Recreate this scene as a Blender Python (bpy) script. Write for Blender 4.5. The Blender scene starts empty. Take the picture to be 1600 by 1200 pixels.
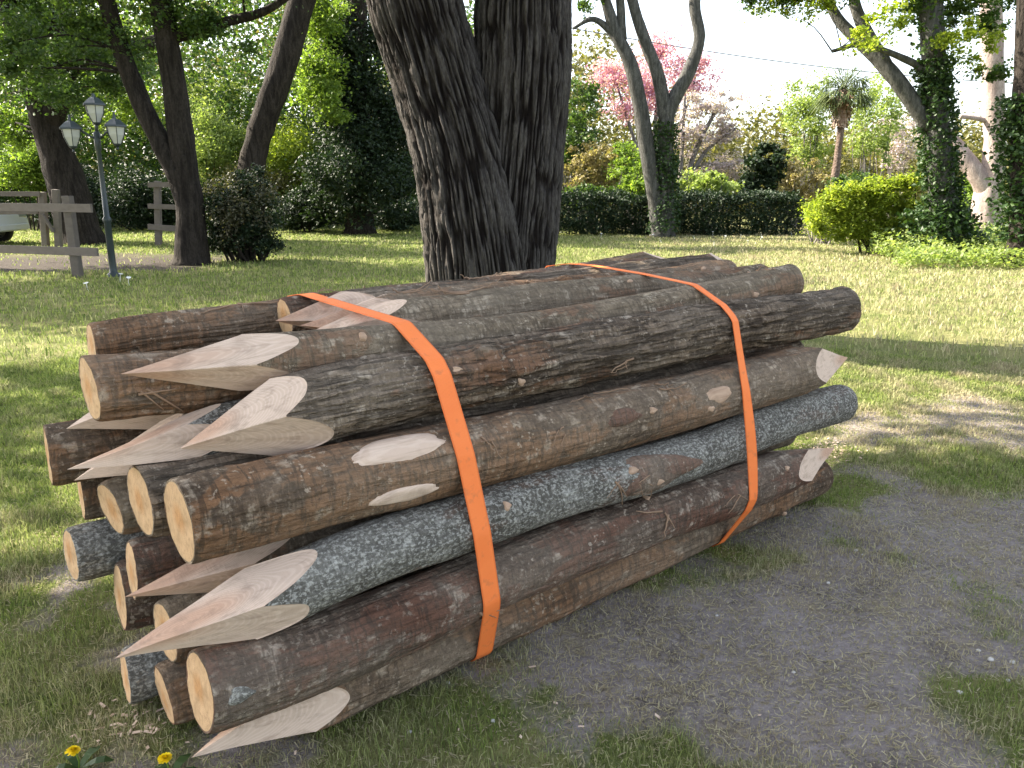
import bpy, math, random
import numpy as np
from mathutils import Matrix, Vector
R = math.radians
C = bpy.context.scene.collection
rng = np.random.default_rng(7)
random.seed(7)

# ------------------------------------------------------------------ camera, sky, sun, exposure
F = 1230.0; CAMH = 1.4; PITCH = math.atan((600 - 293) / F)
cam = bpy.data.objects.new('camera', bpy.data.cameras.new('camera')); C.objects.link(cam)
cam.location = (0, 0, CAMH); cam.rotation_euler = (math.pi / 2 - PITCH, 0, 0)
cam.data.sensor_width = 36; cam.data.lens = 36 * F / 1600
cam.data.clip_start = .05; cam.data.clip_end = 2000
sc = bpy.context.scene; sc.camera = cam
SUN_EL = 36; SUN_AZ = 20                                    # degrees: height, and how far behind due left (-X)
SV = np.array([-math.cos(R(SUN_AZ)) * math.cos(R(SUN_EL)), math.sin(R(SUN_AZ)) * math.cos(R(SUN_EL)), math.sin(R(SUN_EL))])
world = bpy.data.worlds.new('World'); sc.world = world; world.use_nodes = True
wn = world.node_tree.nodes; wl = world.node_tree.links
sky = wn.new('ShaderNodeTexSky'); sky.sky_type = 'NISHITA'; sky.sun_disc = False
sky.sun_elevation = R(SUN_EL); sky.sun_rotation = math.atan2(SV[0], SV[1])
sky.air_density = 1.0; sky.dust_density = 2.5; sky.ozone_density = 1.0
hs = wn.new('ShaderNodeHueSaturation'); hs.inputs['Saturation'].default_value = .52
wl.new(sky.outputs[0], hs.inputs['Color']); wl.new(hs.outputs[0], wn['Background'].inputs[0]); wn['Background'].inputs[1].default_value = 0.125
sl = bpy.data.lights.new('sun', 'SUN'); sl.energy = 5.0; sl.angle = R(.5); sl.color = (1, .9, .74)
sun = bpy.data.objects.new('sun', sl); C.objects.link(sun)
sun.rotation_euler = Vector(SV).to_track_quat('Z', 'Y').to_euler()
sc.view_settings.view_transform = 'Standard'; sc.view_settings.look = 'None'
sc.view_settings.exposure = 2.25; sc.view_settings.gamma = 1

# ------------------------------------------------------------------ geometry helpers
_c, _s = math.cos(PITCH), math.sin(PITCH)
def ray(x, y):
    a = (x - 800) / F; b = -(y - 600) / F
    return np.array([a, _c + b * _s, -_s + b * _c])
def W(x, y, Y):
    d = ray(x, y); return np.array([0, 0, CAMH]) + d * (Y / d[1])
def G(x, y, z=0.):
    d = ray(x, y); return np.array([0, 0, CAMH]) + d * ((z - CAMH) / d[2])
def pxm(Y): return F / (Y * _c + .2)                          # photo pixels per metre near eye level

_tab = rng.random(65536)
def _h(i, j, k): return _tab[((i * 73856093) ^ (j * 19349663) ^ (k * 83492791)) & 65535]
def vnoise(p):
    p = np.asarray(p, float); i = np.floor(p).astype(np.int64); f = p - i; f = f * f * (3 - 2 * f)
    x, y, z = i[..., 0], i[..., 1], i[..., 2]; u, v, w = f[..., 0], f[..., 1], f[..., 2]
    def L(a, b, t): return a + (b - a) * t
    return L(L(L(_h(x, y, z), _h(x+1, y, z), u), L(_h(x, y+1, z), _h(x+1, y+1, z), u), v),
             L(L(_h(x, y, z+1), _h(x+1, y, z+1), u), L(_h(x, y+1, z+1), _h(x+1, y+1, z+1), u), v), w)
def fbm(p, o=3):
    p = np.asarray(p, float); t = 0; a = .5; n = 0
    for _ in range(o): t = t + a * vnoise(p); n += a; a *= .5; p = p * 2.03 + 17.3
    return t / n

def mesh(name, verts, faces, mat, parent=None, smooth=True, attr=None, matidx=None):
    """verts (n,3); faces: one (m,k) array or a list of them -> ONE mesh object"""
    if not isinstance(faces, list): faces = [faces]
    faces = [np.asarray(f, np.int32) for f in faces if len(f)]
    me = bpy.data.meshes.new(name); verts = np.asarray(verts, np.float32)
    me.vertices.add(len(verts)); me.vertices.foreach_set('co', verts.ravel())
    lv = np.concatenate([f.ravel() for f in faces]); me.loops.add(len(lv)); me.loops.foreach_set('vertex_index', lv)
    tot = np.concatenate([np.full(len(f), f.shape[1], np.int32) for f in faces])
    st = np.concatenate([[0], np.cumsum(tot)[:-1]]).astype(np.int32)
    me.polygons.add(len(tot)); me.polygons.foreach_set('loop_start', st); me.polygons.foreach_set('loop_total', tot)
    me.polygons.foreach_set('use_smooth', np.full(len(tot), smooth, bool))
    for m in (mat if isinstance(mat, (list, tuple)) else [mat]): me.materials.append(m)
    if matidx is not None: me.polygons.foreach_set('material_index', np.asarray(matidx, np.int32))
    for k, v in (attr or {}).items():
        a = me.attributes.new(k, 'FLOAT', 'POINT'); a.data.foreach_set('value', np.asarray(v, np.float32))
    me.update(calc_edges=True); me.validate()
    o = bpy.data.objects.new(name, me); C.objects.link(o)
    if parent: o.parent = parent
    return o
def tag(o, label=None, cat=None, group=None, kind=None):
    if label: o['label'] = label
    if cat: o['category'] = cat
    if group: o['group'] = group
    if kind: o['kind'] = kind
    return o
def thing(name, loc, label, cat, group=None):
    o = bpy.data.objects.new(name, None); C.objects.link(o); o.location = loc; o.empty_display_size = .2
    return tag(o, label, cat, group)

class MB:
    def __init__(s): s.v = []; s.f = {}; s.n = 0
    def add(s, v, f):
        v = np.asarray(v, float); s.v.append(v)
        for fa in (f if isinstance(f, list) else [f]):
            fa = np.asarray(fa); s.f.setdefault(fa.shape[1], []).append(fa + s.n)
        s.n += len(v)
    def box(s, c, size, M=None, bev=.12):
        """a box with chamfered edges"""
        h = np.array(size) / 2.; b = min(h) * bev; V = []
        for sx in (-1, 1):
            for sy in (-1, 1):
                for sz in (-1, 1):
                    S = np.array([sx, sy, sz])
                    for a in range(3):
                        q = S * (h - b); q[a] = S[a] * h[a]; V.append(q)
        V = np.array(V); idx = lambda sx, sy, sz, a: ((sx * 2 + sy) * 2 + sz) * 3 + a
        Q = []; T = []
        for a in range(3):
            o = [k for k in range(3) if k != a]
            for sgn in (0, 1):
                q = []
                for (m, n) in ((0, 0), (1, 0), (1, 1), (0, 1)):
                    k = [0, 0, 0]; k[a] = sgn; k[o[0]] = m; k[o[1]] = n; q.append(idx(*k, a))
                Q.append(q)
        for a in range(3):
            o = [k for k in range(3) if k != a]
            for m in (0, 1):
                for n in (0, 1):
                    k0 = [0, 0, 0]; k0[o[0]] = m; k0[o[1]] = n; k1 = list(k0); k1[a] = 1
                    Q.append([idx(*k0, o[0]), idx(*k1, o[0]), idx(*k1, o[1]), idx(*k0, o[1])])
        for sx in (0, 1):
            for sy in (0, 1):
                for sz in (0, 1): T.append([idx(sx, sy, sz, a) for a in range(3)])
        # consistent outward winding
        Q = [q if np.dot(np.cross(V[q[1]] - V[q[0]], V[q[2]] - V[q[0]]), V[q].mean(0)) > 0 else q[::-1] for q in Q]
        T = [q if np.dot(np.cross(V[q[1]] - V[q[0]], V[q[2]] - V[q[0]]), V[q].mean(0)) > 0 else q[::-1] for q in T]
        if M is not None: V = V @ np.asarray(M).T
        s.add(V + np.asarray(c, float), [np.array(Q), np.array(T)])
    def tube(s, pts, rad, n=10, cap=True, rough=0., seed=0.):
        pts = np.asarray(pts, float); rad = np.broadcast_to(np.asarray(rad, float), (len(pts),)); m = len(pts)
        T = np.gradient(pts, axis=0); T /= np.linalg.norm(T, axis=1)[:, None] + 1e-9
        a = np.array([1., 0, 0]) if abs(T[0][0]) < .8 else np.array([0, 1., 0]); V = []
        th = np.linspace(0, 2 * np.pi, n, endpoint=False)
        for i in range(m):
            a = a - T[i] * (a @ T[i]); a /= np.linalg.norm(a); b = np.cross(T[i], a)
            dirs = np.cos(th)[:, None] * a + np.sin(th)[:, None] * b
            r = rad[i]
            if rough: r = (r * (1 + rough * (fbm(pts[i] * 3 + dirs * 1.3 + seed, 2) - .5) * 2))[:, None]
            V.append(pts[i] + dirs * r)
        V = np.concatenate(V); i = np.arange(m - 1)[:, None] * n; j = np.arange(n)[None]; k = (j + 1) % n
        q = np.stack([i + j, i + k, i + n + k, i + n + j], -1).reshape(-1, 4)
        if cap:
            V = np.concatenate([V, pts[:1], pts[-1:]]); j = j[0]; k = k[0]
            t = np.concatenate([np.stack([k, j, np.full(n, m * n)], -1), np.stack([(m-1)*n + j, (m-1)*n + k, np.full(n, m * n + 1)], -1)])
            s.add(V, [q, t])
        else: s.add(V, q)
    def lathe(s, c, prof, n=16, sq=None, rot=0):
        """profile [(r,z)] round z; sq = n-gon sides for a faceted lantern"""
        n = sq or n; th = np.linspace(0, 2 * np.pi, n, endpoint=False) + rot
        V = np.concatenate([np.stack([r * np.cos(th), r * np.sin(th), np.full(n, z)], -1) for r, z in prof]) + np.asarray(c, float)
        m = len(prof); i = np.arange(m - 1)[:, None] * n; j = np.arange(n)[None]; k = (j + 1) % n
        s.add(V, np.stack([i + j, i + k, i + n + k, i + n + j], -1).reshape(-1, 4))
    def build(s, name, mat, parent=None, smooth=True):
        return mesh(name, np.concatenate(s.v), [np.concatenate(f) for f in s.f.values()], mat, parent, smooth)

def spline(pts, n):
    """Catmull-Rom through points of any dimension"""
    P = np.asarray(pts, float); P = np.vstack([2 * P[0] - P[1], P, 2 * P[-1] - P[-2]]); m = len(P) - 3
    t = np.linspace(0, m - 1e-6, n); i = t.astype(int); f = (t - i)[:, None]
    a, b, c, d = P[i], P[i+1], P[i+2], P[i+3]
    return .5 * (2*b + (c-a)*f + (2*a-5*b+4*c-d)*f*f + (3*b-a-3*c+d)*f**3)

# ------------------------------------------------------------------ materials
class NT:
    def __init__(s, name):
        s.m = bpy.data.materials.new(name); s.m.use_nodes = True; s.t = s.m.node_tree; s.N = s.t.nodes
        s.b = s.N['Principled BSDF']; s.out = s.N['Material Output']
    def n(s, t, **k):
        x = s.N.new('ShaderNode' + t)
        for a, v in k.items(): setattr(x, a, v)
        return x
    def l(s, a, b): s.t.links.new(a, b)
    def val(s, x, v):
        if hasattr(v, 'is_linked') or isinstance(v, bpy.types.NodeSocket): s.l(v, x)
        else: x.default_value = v
    def coord(s, scale=(1, 1, 1), out='Object'):
        c = s.n('TexCoord'); m = s.n('Mapping'); m.inputs['Scale'].default_value = scale; s.l(c.outputs[out], m.inputs[0]); return m.outputs[0]
    def noise(s, vec, scale, detail=3, rough=.55, dist=0.):
        x = s.n('TexNoise'); s.l(vec, x.inputs['Vector']); x.inputs['Scale'].default_value = scale
        x.inputs['Detail'].default_value = detail; x.inputs['Roughness'].default_value = rough; x.inputs['Distortion'].default_value = dist
        return x.outputs['Fac']
    def ramp(s, fac, stops, interp='LINEAR'):
        x = s.n('ValToRGB'); s.l(fac, x.inputs[0]); e = x.color_ramp.elements; x.color_ramp.interpolation = interp
        for i, (p, c) in enumerate(stops):
            q = e[i] if i < 2 else e.new(p)
            q.position = p; q.color = (*((c, c, c) if isinstance(c, (int, float)) else c), 1)
        return x.outputs[0]
    def mix(s, fac, a, b, typ='MIX'):
        x = s.n('MixRGB', blend_type=typ); s.val(x.inputs[0], fac)
        for i, v in ((1, a), (2, b)):
            if isinstance(v, (tuple, list)): x.inputs[i].default_value = (*v, 1)
            else: s.l(v, x.inputs[i])
        return x.outputs[0]
    def math(s, op, a, b=0.):
        x = s.n('Math', operation=op); s.val(x.inputs[0], a); s.val(x.inputs[1], b); return x.outputs[0]
    def bump(s, h, strength=.5, dist=.02):
        x = s.n('Bump'); s.l(h, x.inputs['Height']); x.inputs['Strength'].default_value = strength; x.inputs['Distance'].default_value = dist
        s.l(x.outputs[0], s.b.inputs['Normal'])
    def col(s, c, rough=.8, spec=.2):
        if isinstance(c, (tuple, list)): s.b.inputs['Base Color'].default_value = (*c, 1)
        else: s.l(c, s.b.inputs['Base Color'])
        s.b.inputs['Roughness'].default_value = rough; s.b.inputs['Specular IOR Level'].default_value = spec
        return s.m

def bark_post(name, dark, mid, light, inner, fis=1., lich=.4, peel=.3, speck=.0, fscale=1.):
    t = NT(name); r = t.n('ObjectInfo').outputs['Random']
    co = t.n('TexCoord').outputs['Object']
    off = t.n('VectorMath', operation='ADD'); t.l(co, off.inputs[0])
    cx = t.n('CombineXYZ'); t.l(t.math('MULTIPLY', r, 37.), cx.inputs[0]); t.l(t.math('MULTIPLY', r, 11.), cx.inputs[1]); t.l(cx.outputs[0], off.inputs[1])
    def co2(sc): 
        m = t.n('Mapping'); m.inputs['Scale'].default_value = sc; t.l(off.outputs[0], m.inputs[0]); return m.outputs[0]
    big = t.noise(co2((.55, 1, 1)), 9, 4, .6)
    c = t.mix(t.ramp(big, [(.34, 0), (.66, 1)]), dark, mid)
    mot = t.noise(co2((.75, 1, 1)), 31, 5, .68, .3); c = t.mix(t.ramp(mot, [(.42, .8 - .4 * min(1, fis)), (.56, 0)]), c, tuple(x * .62 for x in dark)); c = t.mix(t.ramp(t.noise(co2((1.5, .8, .8)), 64, 4, .7), [(.55, 0), (.68, .55)]), c, tuple(x * .8 for x in light))
    pl = t.ramp(t.noise(co2((.4, 1, 1)), 4.5, 5, .62, .4), [(.61 - peel * .22, 0), (.63 - peel * .22, 1)])
    grain = t.noise(co2((.08, 1, 1)), 60, 3)
    ci = t.mix(grain, tuple(x * .55 for x in inner), inner)
    c = t.mix(pl, c, ci)
    blot = t.ramp(t.noise(co2((.8, 1, 1)), 17, 4, .6), [(.66 - lich * .22, 0), (.74 - lich * .2, 1)])
    c = t.mix(t.math('MULTIPLY', blot, .75), c, light)
    f1 = t.noise(co2((.10, 1, 1)), 42 * fscale, 4, .6, .6)
    f = t.ramp(f1, [(.38, 0), (.5, 1)])
    c = t.mix(t.math('MULTIPLY', t.math('SUBTRACT', 1., f), .8 * fis), c, tuple(x * .28 for x in dark))
    fine = t.noise(co2((.7, 1, 1)), 120, 3, .7)
    wr = t.ramp(t.noise(co2((2.6, .5, .5)), 26, 4, .65, .5), [(.42, .7), (.5, 0)])
    c = t.mix(wr, c, tuple(x * .5 for x in dark))
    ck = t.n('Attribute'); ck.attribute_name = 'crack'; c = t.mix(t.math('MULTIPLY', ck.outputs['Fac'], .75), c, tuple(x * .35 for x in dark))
    lic = t.ramp(t.noise(co2((1.1, 1, 1)), 48, 3, .6), [(.6, 0), (.66, .7)]); c = t.mix(t.math('MULTIPLY', lic, t.ramp(t.noise(co2((1, 1, 1)), 5, 2), [(.42, 0), (.6, 1)])), c, light)
    tone = t.noise(co2((.5, 1, 1)), 2.6, 3, .6); c = t.mix(t.ramp(tone, [(.35, 0), (.75, .35)]), c, light)
    if speck:
        c = t.mix(t.math('MULTIPLY', t.ramp(fine, [(.5, 0), (.58, 1)]), speck), c, tuple(min(1, x * 1.5) for x in light))
        c = t.mix(t.math('MULTIPLY', t.ramp(t.noise(co2((1.6, .7, .7)), 75, 2, .6), [(.52, 0), (.6, 1)]), speck * .8), c, tuple(x * .6 for x in dark))
    c = t.mix(t.ramp(fine, [(.2, .55), (.7, 0.)]), c, tuple(x * .4 for x in dark))
    h = t.math('ADD', t.math('MULTIPLY', f, .9 * fis), t.math('ADD', t.math('MULTIPLY', fine, .35), t.math('MULTIPLY', big, .8)))
    h = t.math('ADD', h, t.math('MULTIPLY', mot, .9)); t.bump(h, .9, .016)
    return t.col(c, .85, .15)
M = {}
M['bark_fissured'] = bark_post('fissured chestnut bark', (0.1145, 0.0802, 0.0542), (0.2840, 0.2089, 0.1445), (0.5562, 0.4653, 0.3612), (0.2657, 0.1386, 0.0774), 1., .35, .25)
M['bark_brown'] = bark_post('mottled brown bark', (0.1069, 0.0713, 0.0464), (0.2484, 0.1683, 0.1075), (0.5324, 0.4267, 0.3130), (0.3132, 0.1633, 0.0817), .22, .4, .6)
M['bark_smooth'] = bark_post('smooth grey bark', (0.1393, 0.1020, 0.0671), (0.2959, 0.2277, 0.1539), (0.5562, 0.4653, 0.3466), (0.2786, 0.1554, 0.0912), .14, .4, .35)
M['bark_silver'] = bark_post('silver lichen bark', (0.1185, 0.1060, 0.0865), (0.2215, 0.2100, 0.1805), (0.4326, 0.4200, 0.3713), (0.1442, 0.0850, 0.0564), .08, .5, .12, .42)
M['bark_red'] = bark_post('dark red-brown bark', (0.0799, 0.0485, 0.0335), (0.1998, 0.1337, 0.0929), (0.5324, 0.4435, 0.3423), (0.1836, 0.0792, 0.0482), .2, .4, .62)

def cut_wood(name, a, b, heart, dirt=.3, crack=False, rs=.25):
    t = NT(name); co = t.n('TexCoord').outputs['Object']
    r = t.n('ObjectInfo').outputs['Random']
    sx = t.n('SeparateXYZ'); t.l(co, sx.inputs[0])
    nz = t.noise(t.coord((.9, 1, 1)), 5, 2)
    rr = t.math('SQRT', t.math('ADD', t.math('POWER', sx.outputs[1], 2.), t.math('POWER', sx.outputs[2], 2.)))
    rr = t.math('ADD', rr, t.math('MULTIPLY', nz, .035))
    ring = t.math('SINE', t.math('MULTIPLY', rr, 1500.))
    ringn = t.ramp(ring, [(.0, 1), (.9, 0)])
    c = t.mix(t.math('MULTIPLY', ringn, rs), a, b)
    c = t.mix(t.ramp(rr, [(.035, 1), (.062, 0)]), c, heart, 'MULTIPLY')
    streak = t.noise(t.coord((.06, 1, 1)), 70, 4, .65)
    c = t.mix(t.ramp(streak, [(.5, 0), (.72, .55)]), c, tuple(x * .62 for x in b))
    saw = t.noise(t.coord((1, .25, .25)), 160, 2)
    blot = t.ramp(t.noise(t.coord(), 11, 4), [(.56, 0), (.72, dirt)])
    c = t.mix(blot, c, tuple(x * .45 for x in b))
    if crack:
        an = t.n('Math', operation='ARCTAN2'); t.l(sx.outputs[2], an.inputs[0]); t.l(sx.outputs[1], an.inputs[1]); cv = t.n('CombineXYZ'); t.l(an.outputs[0], cv.inputs[0]); t.l(t.math('MULTIPLY', r, 50.), cv.inputs[1]); t.l(t.math('MULTIPLY', rr, 9.), cv.inputs[2])
        ra = t.noise(cv.outputs[0], 5.5, 2, .5); c = t.mix(t.ramp(ra, [(.655, 0), (.67, .55), (.685, 0)]), c, (.13, .075, .04)); c = t.mix(t.ramp(t.noise(t.coord((1, 1, .15)), 130, 3, .6), [(.5, 0), (.7, .35)]), c, tuple(x * .6 for x in b))
    t.bump(t.math('ADD', t.math('MULTIPLY', streak, .8), saw), .35, .004)
    return t.col(c, .75, .2)
M['end'] = cut_wood('sawn end grain', (.50, .335, .19), (.36, .22, .11), (.9, .74, .58), .35, True)
M['point'] = cut_wood('hewn pale chestnut wood', (.64, .495, .385), (.44, .30, .215), (.84, .70, .62), .3, False, .27)
M['bast'] = cut_wood('torn bast', (.30, .2, .13), (.2, .12, .075), (.9, .8, .7), .5)
M['scar'] = cut_wood('cut branch scar wood', (.46, .32, .22), (.30, .18, .11), (.9, .75, .6), .5)

t = NT('orange woven webbing'); co = t.coord(); ax = t.n('Attribute'); ax.attribute_name = 'across'; al = t.n('Attribute'); al.attribute_name = 'along'
wv = t.math('SINE', t.math('MULTIPLY', al.outputs['Fac'], 1500.)); w2 = t.math('SINE', t.math('MULTIPLY', ax.outputs['Fac'], 95.))
c = t.mix(t.noise(co, 9, 4), (.96, .26, .065), (.86, .19, .04)); c = t.mix(t.ramp(t.math('ABSOLUTE', ax.outputs['Fac']), [(.40, 0), (.46, .45)]), c, (.60, .10, .02))
c = t.mix(t.ramp(w2, [(.6, 0), (1., .25)]), c, (.62, .11, .02)); c = t.mix(t.ramp(t.noise(co, 34, 4), [(.58, 0), (.72, .4)]), c, (.42, .14, .06))
t.bump(t.math('ADD', t.math('MULTIPLY', wv, .4), t.math('ADD', w2, t.math('MULTIPLY', t.noise(co, 25, 2), 3.))), .3, .002); M['strap'] = t.col(c, .6, .3)

def tree_bark(name, dark, light, sx=7, sz=1.0, bump=.9, dist=.05):
    t = NT(name); v = t.coord((1, 1, .16 * sz))
    n1 = t.noise(v, sx * 1.6, 4, .6, .5); n2 = t.noise(t.coord((1, 1, .5)), 38, 3, .65)
    c = t.mix(t.ramp(n1, [(.36, 0), (.62, 1)]), dark, light)
    c = t.mix(t.ramp(n2, [(.3, .6), (.65, 0)]), c, tuple(x * .5 for x in dark))
    t.bump(t.math('ADD', n1, t.math('MULTIPLY', n2, .4)), bump, dist)
    return t.col(c, .9, .1)
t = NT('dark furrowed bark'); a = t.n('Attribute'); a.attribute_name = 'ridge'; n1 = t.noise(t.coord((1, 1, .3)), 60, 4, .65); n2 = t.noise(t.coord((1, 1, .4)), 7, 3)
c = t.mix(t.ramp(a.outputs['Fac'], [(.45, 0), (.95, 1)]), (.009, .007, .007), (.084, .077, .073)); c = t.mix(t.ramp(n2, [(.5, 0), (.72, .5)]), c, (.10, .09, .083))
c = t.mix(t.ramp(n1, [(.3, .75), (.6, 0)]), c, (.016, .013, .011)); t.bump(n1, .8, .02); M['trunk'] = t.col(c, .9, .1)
M['trunk_dark'] = tree_bark('dark bark', (.018, .015, .013), (.05, .042, .036), 7)
M['trunk_grey'] = tree_bark('grey bark', (.12, .105, .10), (.26, .24, .225), 9, 1.2, .5)
M['trunk_greygreen'] = tree_bark('grey-green smooth bark', (0.0480, 0.0480, 0.0440), (0.1200, 0.1184, 0.1104), 9, 1.2, .5)
M['trunk_pink'] = tree_bark('pale pinkish bark', (.27, .21, .19), (.42, .35, .32), 5, 2, .4)
M['palm_trunk'] = tree_bark('fibrous palm trunk', (.10, .07, .055), (.24, .18, .15), 12, 6, .8)

def leaf_mat(name, cols, trans=.4, rough=.5):
    t = NT(name); r = t.n('NewGeometry').outputs['Random Per Island']
    n = t.noise(t.coord(), 1.1, 2)
    f = t.math('ADD', t.math('MULTIPLY', r, .6), t.math('MULTIPLY', n, .4))
    k = len(cols); c = t.ramp(f, [(.15 + .7 * i / (k - 1), q) for i, q in enumerate(cols)])
    t.col(c, rough, .35)
    tr = t.n('BsdfTranslucent'); t.l(t.mix(1., c, (1.25, 1.3, .6), 'MULTIPLY'), tr.inputs[0])
    mx = t.n('MixShader'); mx.inputs[0].default_value = trans
    t.l(t.b.outputs[0], mx.inputs[1]); t.l(tr.outputs[0], mx.inputs[2]); t.l(mx.outputs[0], t.out.inputs[0])
    return t.m
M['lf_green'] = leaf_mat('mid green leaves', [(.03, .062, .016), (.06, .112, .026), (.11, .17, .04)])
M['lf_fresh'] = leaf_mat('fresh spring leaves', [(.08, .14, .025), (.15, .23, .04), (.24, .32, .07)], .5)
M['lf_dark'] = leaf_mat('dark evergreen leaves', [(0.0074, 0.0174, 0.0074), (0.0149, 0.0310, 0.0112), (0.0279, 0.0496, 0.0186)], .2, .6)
M['lf_ivy'] = leaf_mat('glossy ivy leaves', [(0.0150, 0.0338, 0.0090), (0.0263, 0.0600, 0.0150), (0.0562, 0.0975, 0.0263)], .25, .5)
M['lf_olive'] = leaf_mat('olive twiggy leaves', [(.07, .075, .025), (.13, .125, .04), (.20, .18, .07)], .4)
M['lf_buff'] = leaf_mat('buff budding twigs', [(.19, .16, .075), (.29, .24, .12), (.37, .32, .18)], .4)
M['lf_dusky'] = leaf_mat('dusky twigs', [(.04, .045, .025), (.075, .075, .042), (.12, .11, .07)], .3)
M['lf_yellow'] = leaf_mat('yellow green leaves', [(0.1300, 0.1950, 0.0260), (0.2470, 0.3120, 0.0390), (0.3900, 0.4290, 0.0780)], .5)
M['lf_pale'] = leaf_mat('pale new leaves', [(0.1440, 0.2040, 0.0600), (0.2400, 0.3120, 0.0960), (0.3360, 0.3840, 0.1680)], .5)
M['lf_pink'] = leaf_mat('magenta pink blossom', [(.48, .20, .40), (.64, .36, .57), (.76, .55, .70)], .45)
M['lf_lilac'] = leaf_mat('faded lilac blossom', [(.30, .24, .31), (.44, .37, .44), (.55, .48, .53)], .4)
M['lf_palm'] = leaf_mat('palm fronds', [(.04, .06, .02), (.07, .10, .03), (.12, .14, .05)], .25)
M['lf_dry'] = leaf_mat('dry palm skirt', [(.18, .11, .07), (.30, .2, .14), (.36, .27, .2)], .2)

t = NT('weathered fence timber'); v = t.coord((.5, 1, 1)); n = t.noise(v, 14, 4)
M['fence'] = t.col(t.mix(n, (0.1008, 0.0864, 0.0756), (0.1872, 0.1620, 0.1440)), .85); t.bump(n, .3, .01)
t = NT('lamp green-black metal'); M['lamp'] = t.col(t.mix(t.noise(t.coord(), 6), (.02, .03, .035), (.035, .05, .055)), .4, .5)
t = NT('milky lantern glass'); M['lamp_glass'] = t.col(t.mix(t.noise(t.coord(), 5), (.42, .44, .44), (.55, .56, .55)), .25, .5)
t = NT('silver car paint'); t.b.inputs['Metallic'].default_value = .1; M['car'] = t.col(t.mix(t.noise(t.coord(), 3), (.50, .53, .58), (.56, .59, .64)), .45, .5)
t = NT('car glass'); M['car_glass'] = t.col(t.mix(t.noise(t.coord(), 2), (.02, .03, .035), (.03, .04, .045)), .08, .6)
t = NT('tyre rubber'); M['tyre'] = t.col(t.mix(t.noise(t.coord(), 30), (.018, .018, .018), (.03, .03, .03)), .8)
t = NT('wheel alloy'); t.b.inputs['Metallic'].default_value = .8; M['rim'] = t.col(t.mix(t.noise(t.coord(), 9), (.4, .4, .41), (.5, .5, .5)), .35)
t = NT('headlight lens'); M['lens'] = t.col(t.mix(t.noise(t.coord(), 12), (.05, .09, .10), (.4, .42, .44)), .1, .6)
t = NT('dandelion petals'); M['dandelion'] = t.col(t.mix(t.noise(t.coord(), 300), (.9, .74, .02), (.85, .62, .01)), .6)
t = NT('white petals'); M['white'] = t.col(t.mix(t.noise(t.coord(), 200), (.8, .8, .78), (.7, .7, .68)), .6)
t = NT('pale stone'); M['stone'] = t.col(t.mix(t.noise(t.coord(), 60), (.55, .53, .5), (.38, .36, .34)), .8)
t = NT('wire'); M['wire'] = t.col(t.mix(t.noise(t.coord(), 3), (.12, .12, .13), (.16, .16, .17)), .6)

def blade_mat(name, trans=.42):
    t = NT(name); a = t.n('Attribute'); a.attribute_name = 'dry'; r = t.n('NewGeometry').outputs['Random Per Island']
    g = t.ramp(r, [(.0, (.08, .125, .03)), (.5, (.185, .255, .052)), (1., (.32, .37, .105))])
    d = t.ramp(r, [(.0, (.25, .205, .13)), (.5, (.38, .33, .205)), (1., (.53, .475, .31))])
    c = t.mix(a.outputs['Fac'], g, d); t.col(c, .6, .2)
    tr = t.n('BsdfTranslucent'); t.l(c, tr.inputs[0]); mx = t.n('MixShader'); mx.inputs[0].default_value = trans
    t.l(t.b.outputs[0], mx.inputs[1]); t.l(tr.outputs[0], mx.inputs[2]); t.l(mx.outputs[0], t.out.inputs[0]); return t.m
M['grass'] = blade_mat('lawn grass blades')

t = NT('lawn soil'); at = t.n('Attribute'); at.attribute_name = 'lawn'; ag = t.n('Attribute'); ag.attribute_name = 'gravel'
v = t.coord(); n1 = t.noise(v, 2.2, 5, .6); n2 = t.noise(v, 55, 4, .7); n3 = t.noise(v, 14, 4, .65); n4 = t.noise(v, 190, 2, .7)
dirt = t.mix(t.ramp(n3, [(.3, 0), (.7, 1)]), (.17, .145, .13), (.35, .31, .285))
dirt = t.mix(t.ramp(n2, [(.35, .8), (.6, 0)]), dirt, (.075, .062, .055))
dirt = t.mix(t.ramp(n4, [(.6, 0), (.72, .5)]), dirt, (.34, .31, .28))
n6 = t.noise(v, 3.3, 4, .6, .6)
dirt = t.mix(t.ramp(n6, [(.36, 0), (.62, .75)]), dirt, (.31, .272, .265))
dirt = t.mix(t.ramp(t.noise(v, 5.1, 4, .65), [(.52, 0), (.68, .7)]), dirt, (.27, .225, .15))
turf = t.mix(t.ramp(n2, [(.3, 0), (.7, 1)]), (.06, .075, .024), (.17, .19, .06))
turf = t.mix(t.ramp(n1, [(.4, 0), (.65, .6)]), turf, (.28, .25, .12))
f = t.math('ADD', at.outputs['Fac'], t.math('MULTIPLY', t.math('SUBTRACT', n3, .5), .9))
c = t.mix(t.ramp(f, [(.35, 0), (.65, 1)]), dirt, turf)
grv = t.mix(t.ramp(n2, [(.3, 0), (.7, 1)]), (.04, .033, .028), (.09, .076, .065))
c = t.mix(ag.outputs['Fac'], c, grv)
t.bump(t.math('ADD', n2, t.math('ADD', t.math('MULTIPLY', n4, .5), t.math('MULTIPLY', n3, 1.5))), .8, .02)
M['ground'] = t.col(c, .95, .1)

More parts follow.
